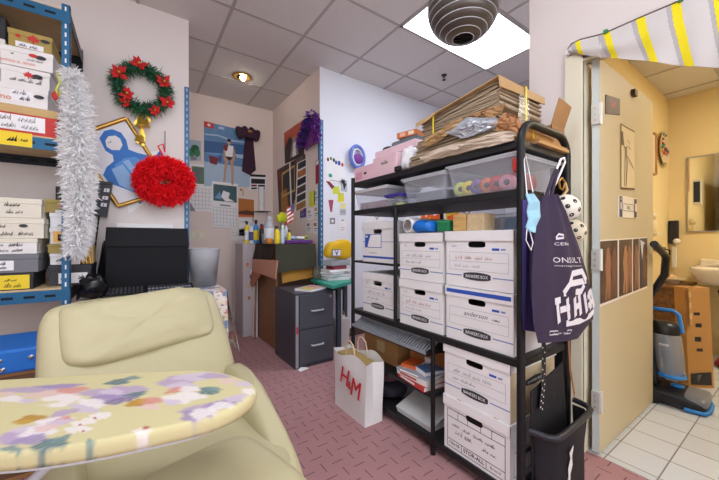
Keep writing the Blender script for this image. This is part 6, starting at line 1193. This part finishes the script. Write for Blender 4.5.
# ================================================================ DOORWAY CURTAIN
CW = mat('curtain_white', '#d3cfcb', .85, var=.05); CYEL = mat('curtain_yellow', '#f2e21c', .8); CGR = mat('curtain_grey', '#b7b4b4', .85); CX_ = 1.855
r = thing('striped_curtain', 'white curtain with yellow and grey stripes over the doorway', 'curtain', (CX_, .3, 2.05))
rodp = [(568, 50), (572, 44), (580, 40), (600, 35), (606, 33), (640, 18), (680, 1), (719, -16), (760, -34), (990, -139)]
B().tube([PX(x, y, CX_+.004) for x, y in rodp], .0055, mat('rod_brown', '#5e4a3c', .5, .3), 8).build('curtain_rod', r)
def ty(x):
    for (a, ya_), (c, yc) in zip(rodp, rodp[1:]):
        if a <= x <= c: return ya_+(yc-ya_)*(x-a)/(c-a)
    return 50
bot = [(568, 52), (575, 53), (590, 56), (607, 57), (625, 59), (640, 60), (655, 62.5), (675, 65.5), (690, 66.5), (719, 67), (760, 66), (990, -6)]
def by(x):
    for (a, ya_), (c, yc) in zip(bot, bot[1:]):
        if a <= x <= c: return ya_+(yc-ya_)*(x-a)/(c-a)
    return 55
b = B(); nx = 420; ny = 36
def stripe(x, v):
    xx = x-v*8*(1 if x > 600 else .5)-6*v*v*(x > 630)
    for c, w_ in ((575, 5), (603, 7), (636, 9), (671, 10), (712, 11), (757, 13), (812, 16), (880, 20), (955, 24)):
        if c <= xx < c+w_: return CYEL
        if c-5 <= xx < c: return CGR
    return CW
vs = []
for i in range(nx+1):
    x = 568.5+(988-568.5)*i/nx
    for j in range(ny+1):
        v = j/ny; f = .006*math.sin(x*.16)*v+.012*math.sin(v*9+x*.05)*v; p = PX(x, ty(x)+(by(x)-ty(x))*v, CX_); p.x += -.012*math.sin(PI*v)+f*(.6 if x > 600 else .3); vs.append(p)
for i in range(nx):
    for j in range(ny):
        x = 568.5+(988-568.5)*(i+.5)/nx; b.add([vs[i*(ny+1)+j], vs[i*(ny+1)+j+1], vs[(i+1)*(ny+1)+j+1], vs[(i+1)*(ny+1)+j]], [(0, 1, 2, 3)], stripe(x, (j+.5)/ny))
b.build('curtain_cloth', r)
for x, y in ((606, 33), (681, 1)): B().box(CX_-.012, CX_+.04, PX(x, y, CX_).y-.008, PX(x, y, CX_).y+.008, PX(x, y, CX_).z-.004, PX(x, y, CX_).z+.012, GREEN).build('clip', r, 'small green clip')
B().cyl(PX(567, 52, CX_-.0)+V((0,0,0)), PX(567, 52, CX_)+V((.04, 0, 0)), .012, WHITE).build('rod_bracket', r)
# ================================================================ THINGS ON THE DOOR
DY = .634
card('small_picture', 'small dark picture with a red centre high on the open door', 'picture', 'Y', DY, [(606, 94.5), (620, 99), (620, 115), (606, 113.5)], mat('pic_brown', '#5b4438', .5, var=.25, vscale=40), [('r', .35, .3, .65, .6, mat('pic_red', '#a34a3a', .5)), ('r', 0, 0, .15, 1, mat('pic_dark', '#3a2f2a', .5))])
tag(B().box(*sorted((PY(631, 93, DY).x, PY(633.5, 93, DY).x)), DY-.02, DY, PY(632, 96.5, DY).z, PY(632, 90.5, DY).z, mat('hook_brown', '#5a4630', .5)).build('door_hook'), 'small dark hook near the top of the open door', 'hook')
DRW = mat('drawing_paper', '#d9c8a0', .7); PEN = mat('pencil_line', '#6a5030', .7, var=0)
card('figure_drawing', 'tall pencil drawing of a standing figure taped to the open door', 'drawing', 'Y', DY, [(620.5, 124), (634.5, 132), (634.5, 191), (620.5, 189)], DRW, [('l', [(0, 0), (1, 0)], .008, PEN), ('l', [(.02, 0), (.02, 1)], .014, PEN), ('l', [(0, .99), (1, .97)], .012, PEN), ('l', [(.1, .1), (.18, .3), (.3, .35), (.42, .3), (.36, .45), (.45, .55), (.4, .75), (.36, .95)], .010, PEN), ('l', [(.3, .35), (.28, .6), (.24, .95)], .008, PEN), ('l', [(.42, .45), (.7, .55), (.9, .63)], .007, PEN), ('p', [(.04, .12), (.14, .1), (.2, .3), (.06, .32)], PEN), ('l', [(.45, .2), (.6, .24), (.5, .3), (.66, .33)], .006, PEN)], .002)
SGN = mat('sign_navy', '#4a4560', .6, var=0)
card('door_sign', 'white sign with dark side bars and a lettered box on the open door', 'sign', 'Y', DY, [(618.5, 195), (637, 198.5), (637, 218), (618.5, 217.5)], mat('sign_paper', '#e2dac8', .6), [('r', .04, .03, .19, .97, SGN), ('r', .09, .3, .14, .62, WHITE), ('r', .09, .08, .14, .22, CGR), ('r', .82, .05, .97, .97, SGN), ('r', .86, .28, .97, .68, mat('sign_paper2', '#d8cfbc', .6)), ('g', .22, .36, .78, .68, 1, 1, .003, SGN), ('t', 'RESUL', .50, .60, .15, SGN, {'bold': .02, 'width': .055})])
PB = mat('collage_brown', '#4a3630', .45, var=.35, vscale=25); FIG = mat('figure_tan', '#8f6248', .5, var=.15, vscale=30)
def figure(u0, m, k=1.0): return [('p', [(u0+.03, .14), (u0+.075, .12), (u0+.08, .2), (u0+.11, .3), (u0+.10, .52), (u0+.115, .72), (u0+.09, .93), (u0+.06, .93), (u0+.055, .7), (u0+.035, .93), (u0+.0, .92), (u0+.02, .62), (u0+.0, .4), (u0+.02, .24)], m)]
card('photo_poster', 'long dark poster of four photographed standing figures across the open door', 'poster', 'Y', DY, [(600, 240), (647, 237), (647, 288), (600, 307)], mat('poster_white', '#ddd6cc', .5), [('r', .0, .02, .315, .96, PB), ('r', .345, .02, .62, .96, PB), ('r', .645, .02, .78, .96, PB), ('r', .80, .02, 1, .96, mat('collage_slate', '#3c3a48', .45, var=.3, vscale=25))] + figure(.08, FIG) + figure(.19, mat('figure_dim', '#6e4c3c', .5)) + figure(.42, mat('figure_pale', '#a67a5a', .5)) + figure(.50, FIG) + figure(.66, FIG) + [('p', [(.80, .04), (.92, .1), (.98, .4), (.86, .42)], mat('veil_white', '#cfd0d6', .5))] + figure(.86, MATS['figure_dim']), .002)
# ================================================================ BATHROOM
BWY = .893; BX = 4.57
r = thing('framed_picture', 'wood framed pale picture on the bathroom side wall', 'picture', PY(652, 175, BWY)); GF = mat('frame_wood', '#b07a38', .45)
px = [(647, 130), (655.5, 134.5), (655.5, 174), (647, 175)]; card_px = [PY(x, y, BWY-.015) for x, y in px]; B().prism(card_px, (0, .012, 0), mat('picture_pale', '#d8c4a4', .6, var=.15)).build('picture_sheet', r)
b = B()
for i in range(4): b.tube([card_px[i], card_px[(i+1) % 4]], .014, GF, 6)
b.build('picture_frame', r)
c = PY(665.5, 149, BWY-.05); r = thing('decorated_plate', 'round plate with coloured dots on the bathroom side wall', 'plate', c); 
c = PY(664, 150, BWY-.01)
B().lathe((4.30, BWY, c.z), [(.0, .002), (.13, .008), (.175, .03), (.17, .034), (.13, .014), (0, .012)], mat('plate_cream', '#d9c4a0', .4), 32, ax=(0, -1, 0)).build('plate_body', r)
b = B(); rnd = random.Random(5)
for i in range(26):
    a = rnd.uniform(0, 2*PI); q = rnd.uniform(.02, .155); b.ball((4.30+q*math.cos(a), BWY-.016-.12*max(0, q-.12), c.z+q*math.sin(a)), .013, (RED, GREEN, mat('bead_amber', '#c98a3a', .4), MAROON, mat('bead_teal', '#4a8a7a', .4))[i % 5], 6)
b.build('bead', r)['kind'] = 'stuff'
MIR = mat('mirror_glass', '#e8eae6', .03, 1, var=0)
y1m, y0m = .745, .10; r = thing('wall_mirror', 'tall rectangular mirror above the bathroom basin', 'mirror', (BX-.02, .42, 1.18)); B().box(BX-.012, BX-.002, y0m, y1m, 1.19, 1.92, MIR).build('mirror_sheet', r)
b = B()
for a in ((y0m-.012, y0m, 1.178, 1.932), (y1m, y1m+.012, 1.178, 1.932), (y0m, y1m, 1.178, 1.19), (y0m, y1m, 1.92, 1.932)): b.box(BX-.016, BX-.001, a[0], a[1], a[2], a[3], STEEL)
b.build('mirror_frame', r)
p = PX(697, 192, BX-.05); b = B().box(BX-.06, BX-.017, p.y-.03, p.y+.03, p.z-.12, p.z+.12, mat('device_white', '#cfc9b8', .45), .006).box(BX-.064, BX-.06, p.y-.022, p.y+.022, p.z-.1, p.z+.1, DARK); tag(b.build('wall_phone'), 'white wall handset with dark face mounted on the mirror', 'handset')
POR = mat('porcelain', '#e6dccb', .2); r = thing('wash_basin', 'cream wall mounted wash basin under the mirror', 'basin', (4.32, .42, .80))
b = B().soft((4.33, .40, .79), (XD, (0,1,0), ZD), (.235, .27, .10), POR, .5, .4, 16, 32, lambda p, q: V((q.x*(1+.15*p.z), q.y*(1+.15*p.z), q.z if p.z < .5 else q.z*.5+.025))); b.build('bowl', r)
B().box(4.50, 4.565, .14, .66, .80, .915, POR, .012).build('backsplash', r); B().lathe((4.30, .40, .868), [(.19, .006), (.17, .002), (.02, .0015)], mat('bowl_inner', '#cfc3ae', .25), 28, sx=.9).build('bowl_inside', r)
B().tube([(4.49, .40, .86), (4.49, .40, .94), (4.40, .40, .95), (4.38, .40, .92)], .012, STEEL, 10).build('tap', r); B().tube([(4.42, .40, .71), (4.42, .40, .60), (4.48, .40, .58), (4.56, .40, .58)], .02, STEEL, 10).build('drain_pipe', r)
p = PX(715, 262, 4.49); b = B().lathe((4.46, .315, .912), [(.035, 0), (.037, .01), (.037, .12), (.014, .15), (.014, .17)], CLR, 18).lathe((4.46, .315, .913), [(.033, .002), (.033, .07)], mat('soap_coral', '#d98a6a', .4), 18); tag(B().box(4.40, 4.50,   .27, .36, .876, .9115, POR).build('soap_dish'), 'porcelain ledge beside the basin tap', 'soap dish'); tag(b.build('soap_bottle'), 'clear soap bottle with coral liquid on the basin', 'bottle')
# dispenser, hook rail, bird on the left corner
p = PX(674, 245, BX); b = B().box(BX-.05, BX, p.y-.04, p.y+.035, 1.06, 1.30, mat('dispenser_navy', '#24242e', .4), .008).ball((BX-.05, p.y-.03, 1.085), .03, WBOX, 12); tag(b.build('soap_dispenser'), 'dark blue black dispenser on the bathroom back wall', 'dispenser')
tag(B().box(BX-.03, BX, p.y-.02, p.y+.01, .82, 1.04, WBOX, .004).build('switch_plate'), 'narrow white wall fitting below the dark dispenser', 'fitting')
p = PY(658, 255, BWY); b = B().box(4.02, 4.36, BWY-.02, BWY, 1.0, 1.03, BRST).tube([(4.30, BWY-.02, 1.01), (4.30, BWY-.06, 1.0), (4.30, BWY-.06, .95)], .008, DARK, 6).tube([(4.10, BWY-.02, 1.01), (4.10, BWY-.06, 1.0), (4.10, BWY-.06, .97)], .008, DARK, 6); tag(b.build('hook_rail'), 'brown wooden hook rail on the bathroom side wall', 'hook rail')
c = PY(652, 226, BWY-.05); b = B().soft(c, (XD, (0,1,0), ZD), (.05, .035, .06), mat('figurine_cream', '#e6d6b0', .4), .9, .9).ball(c+V((.0, 0, .09)), .035, MATS['figurine_cream'], 12).box(c.x-.08, c.x+.10, BWY-.10, BWY, c.z-.09, c.z-.06, MATS['figurine_cream'], .004); tag(b.build('wall_figurine'), 'cream figurine on a little shelf by the door edge', 'figurine')
# cabinet and cartons
WCAB = wood('cabinet_walnut', '#5f3f26', '#8a5f3a', 4, 'X', .5)
r = thing('low_cabinet', 'low brown wooden cabinet against the bathroom back wall', 'cabinet', (4.25, .78, 0)); B().box(3.98, 4.52, .69, .885, 0, .66, WCAB, .004).build('cabinet_body', r)
B().box(3.96, 4.54, .68, .89, .66, .685, WCAB, .003).build('cabinet_top', r); d = B().box(3.962, 3.98, .70, .875, .05, .44, WCAB, .003).build('door', r); B().ball((3.955, .72, .35), .014, BRASS, 10).build('knob', d); B().box(3.962, 3.98, .70, .875, .46, .64, WCAB, .003).build('drawer', r)
b = B().lathe((4.20, .79, .686), [(.04, 0), (.05, .03), (.09, .045), (.09, .05)], POR, 20).ball((4.19, .79, .74), .03, mat('shell_rose', '#dcb89a', .4), 10); tag(b.build('shell_dish'), 'small pale dish with a shell on the low cabinet', 'dish')
CRD = mat('carton_upright', '#b98a50', .75, var=.08); q0 = PZ(689, 388, 0); q1 = PZ(700, 380, 0)
r = thing('tall_carton', 'tall flattened brown carton with black print beside the vacuum', 'carton', (q0.x, q0.y, 0))
bx = [V((q0.x, q0.y, .004)), V((q0.x+.13, q0.y-.11, .004)), V((q0.x+.19, q0.y-.04, .004)), V((q0.x+.06, q0.y+.07, .004))]; t4 = [V((p.x+.04, p.y+.03, .74)) for p in bx]
b = B().hexa(bx+t4, CRD); nf = V((-.3, -1, 0)).normalized()
def fp(u, v): return bx[0].lerp(bx[1], u).lerp(t4[0].lerp(t4[1], u), v)+V((-.001, -.003, .0))
xd = (bx[1]-bx[0]).normalized(); ud = (t4[0]-bx[0]).normalized()
for i, (u, v, s) in enumerate(((.3, .72, .03), (.35, .60, .04), (.3, .46, .045), (.35, .36, .03))): b.poly([fp(u, v), fp(u+.25, v), fp(u+.25, v+s), fp(u, v+s)], INK)
b.poly([fp(.06, .03), fp(.9, .03), fp(.9, .16), fp(.06, .14)], DARK); b.poly([fp(.2, .06), fp(.4, .06), fp(.5, .13), fp(.3, .13)], WBOX); b.build('carton_body', r)
b = B()
for i in range(7): z = .55+.055*i; c = fp(.1, .62+.055*i); b.poly([c+V((-.01, -.006, 0)), c+V((.075, -.03, .01)), c+V((.065, -.022, .05)), c+V((-.02, -.004, .045))], (CRD, TAN)[i % 2])
b.build('torn_edge', r, 'torn cardboard edge')
tag(B().soft((4.30, .22, .12), (XD, (0,1,0), ZD), (.12, .10, .12), mat('pail_grey', '#c4bfb4', .45), .5, .6).build('plastic_pail'), 'pale grey pail on the floor under the basin', 'pail')
tag(B().lathe((4.12, .10, .003), [(.055, 0), (.06, .02), (.06, .16), (.02, .2), (.018, .22)], mat('cleaner_white', '#dcd8d4', .35), 18).cyl((4.12, .10, .222), (4.12, .10, .27), .024, RED).build('cleaner_bottle'), 'white cleaner bottle with red cap under the basin', 'bottle')
tag(B().soft((4.22, .42, .028), (XD, (0,1,0), ZD), (.16, .10, .025), mat('cloth_wine', '#8a2a2e', .8, bump=.4, bscale=15), .7, .7).build('red_cloth'), 'wine red cloth on the tiles under the basin', 'cloth')
tag(B().tube([(4.50, .52, .62), (4.35, .46, .50), (4.30, .30, .46), (4.42, .15, .48), (4.57, .05, .52)], .022, BLACK, 10).build('hose'), 'black hose looping under the basin', 'hose')
# ---- vacuum cleaner
VB = mat('vacuum_black', '#17181c', .35); VBL = mat('vacuum_blue', '#2f86d8', .4); VCL = plastic_clear('vacuum_clear', '#aeb6c0', .45); VGR = mat('vacuum_grey', '#6f747c', .4)
o = PZ(690, 407, 0); vx, vy = 2.93, .50
r = thing('vacuum_cleaner', 'upright black vacuum cleaner with bright blue trim by the open door', 'vacuum cleaner', (3.01, .545, 0))
hx = V((.05, -1, 0)).normalized(); hw_ = V((1, .05, 0)).normalized(); hd = V((3.01, .545, .0))
b = B().soft(hd+V((0,0,.055)), (hw_, hx, ZD), (.145, .15, .05), VB, .5, .35, 14, 28, lambda p, q: V((q.x, q.y, q.z-.022*max(0, p.y)))); b.build('floor_head', r)
B().soft(hd+hx*.085+V((0,0,.068)), (hw_, hx, ZD), (.135, .07, .032), VGR, .6, .4, 10, 24).build('head_window', r, 'smoky grey window'); B().tube([hd+hw_*a+hx*c_+V((0,0,.02)) for a, c_ in ((-.145, .05), (-.135, .14), (-.06, .155), (.06, .155), (.135, .14), (.145, .05))], .012, VBL, 8).build('bumper', r, 'blue bumper strip')
B().soft(hd+hx*.0+V((0,0,.112)), (hw_, hx, ZD), (.03, .035, .012), VBL, .8, .8, 8, 14).build('pedal', r)
for s in (-1, 1): B().cyl(hd-hx*.11+hw_*(.15*s)+V((0,0,.052)), hd-hx*.11+hw_*(.13*s)+V((0,0,.052)), .052, VB, n=20).build('wheel', r)
bp_ = hd-hx*.045+V((0,0,.115)); lean_v = (V((0,0,1))-hx*.10).normalized()
b = B().soft(bp_+lean_v*.26-hx*.075, (hw_, -hx, lean_v), (.075, .04, .32), VB, .4, .5, 14, 24); b.build('body_spine', r)
B().lathe(bp_+lean_v*.07+hx*.02, [(.066, 0), (.076, .02), (.080, .265), (.072, .275)], VCL, 24, ax=lean_v).build('dust_bin', r, 'clear grey dust bin'); B().lathe(bp_+lean_v*.072+hx*.02, [(.03, 0), (.035, .24)], VGR, 16, ax=lean_v).build('cyclone', r)
B().lathe(bp_+lean_v*.05+hx*.02, [(.070, 0), (.078, .004), (.078, .02), (.07, .024)], VBL, 24, ax=lean_v).build('lower_ring', r, 'blue ring'); B().lathe(bp_+lean_v*.345+hx*.02, [(.078, 0), (.078, .05), (.06, .075), (0, .08)], VB, 24, ax=lean_v).build('bin_cap', r)
tp = bp_+lean_v*.42+hx*.02
B().tube([tp-hx*.082-lean_v*.0, tp-hx*.08+lean_v*.06, tp-hx*.055+lean_v*.085, tp+hx*.055+lean_v*.085, tp+hx*.08+lean_v*.06, tp+hx*.085-lean_v*.06], .012, VBL, 10).build('carry_handle', r, 'blue carry handle')
hb = bp_-hx*.085+lean_v*.5; B().tube([hb, PY(664.5, 275, .59), PY(666, 257, .59), PY(661, 251, .59), PY(654, 244, .59)], .022, VB, 12).build('handle', r); B().text('POWER', bp_+lean_v*.27+hx*.02-hw_*.0815, -hx*-1, lean_v, .016, WHITE, .02, width=.05).build('lettering', r, 'white lettering')
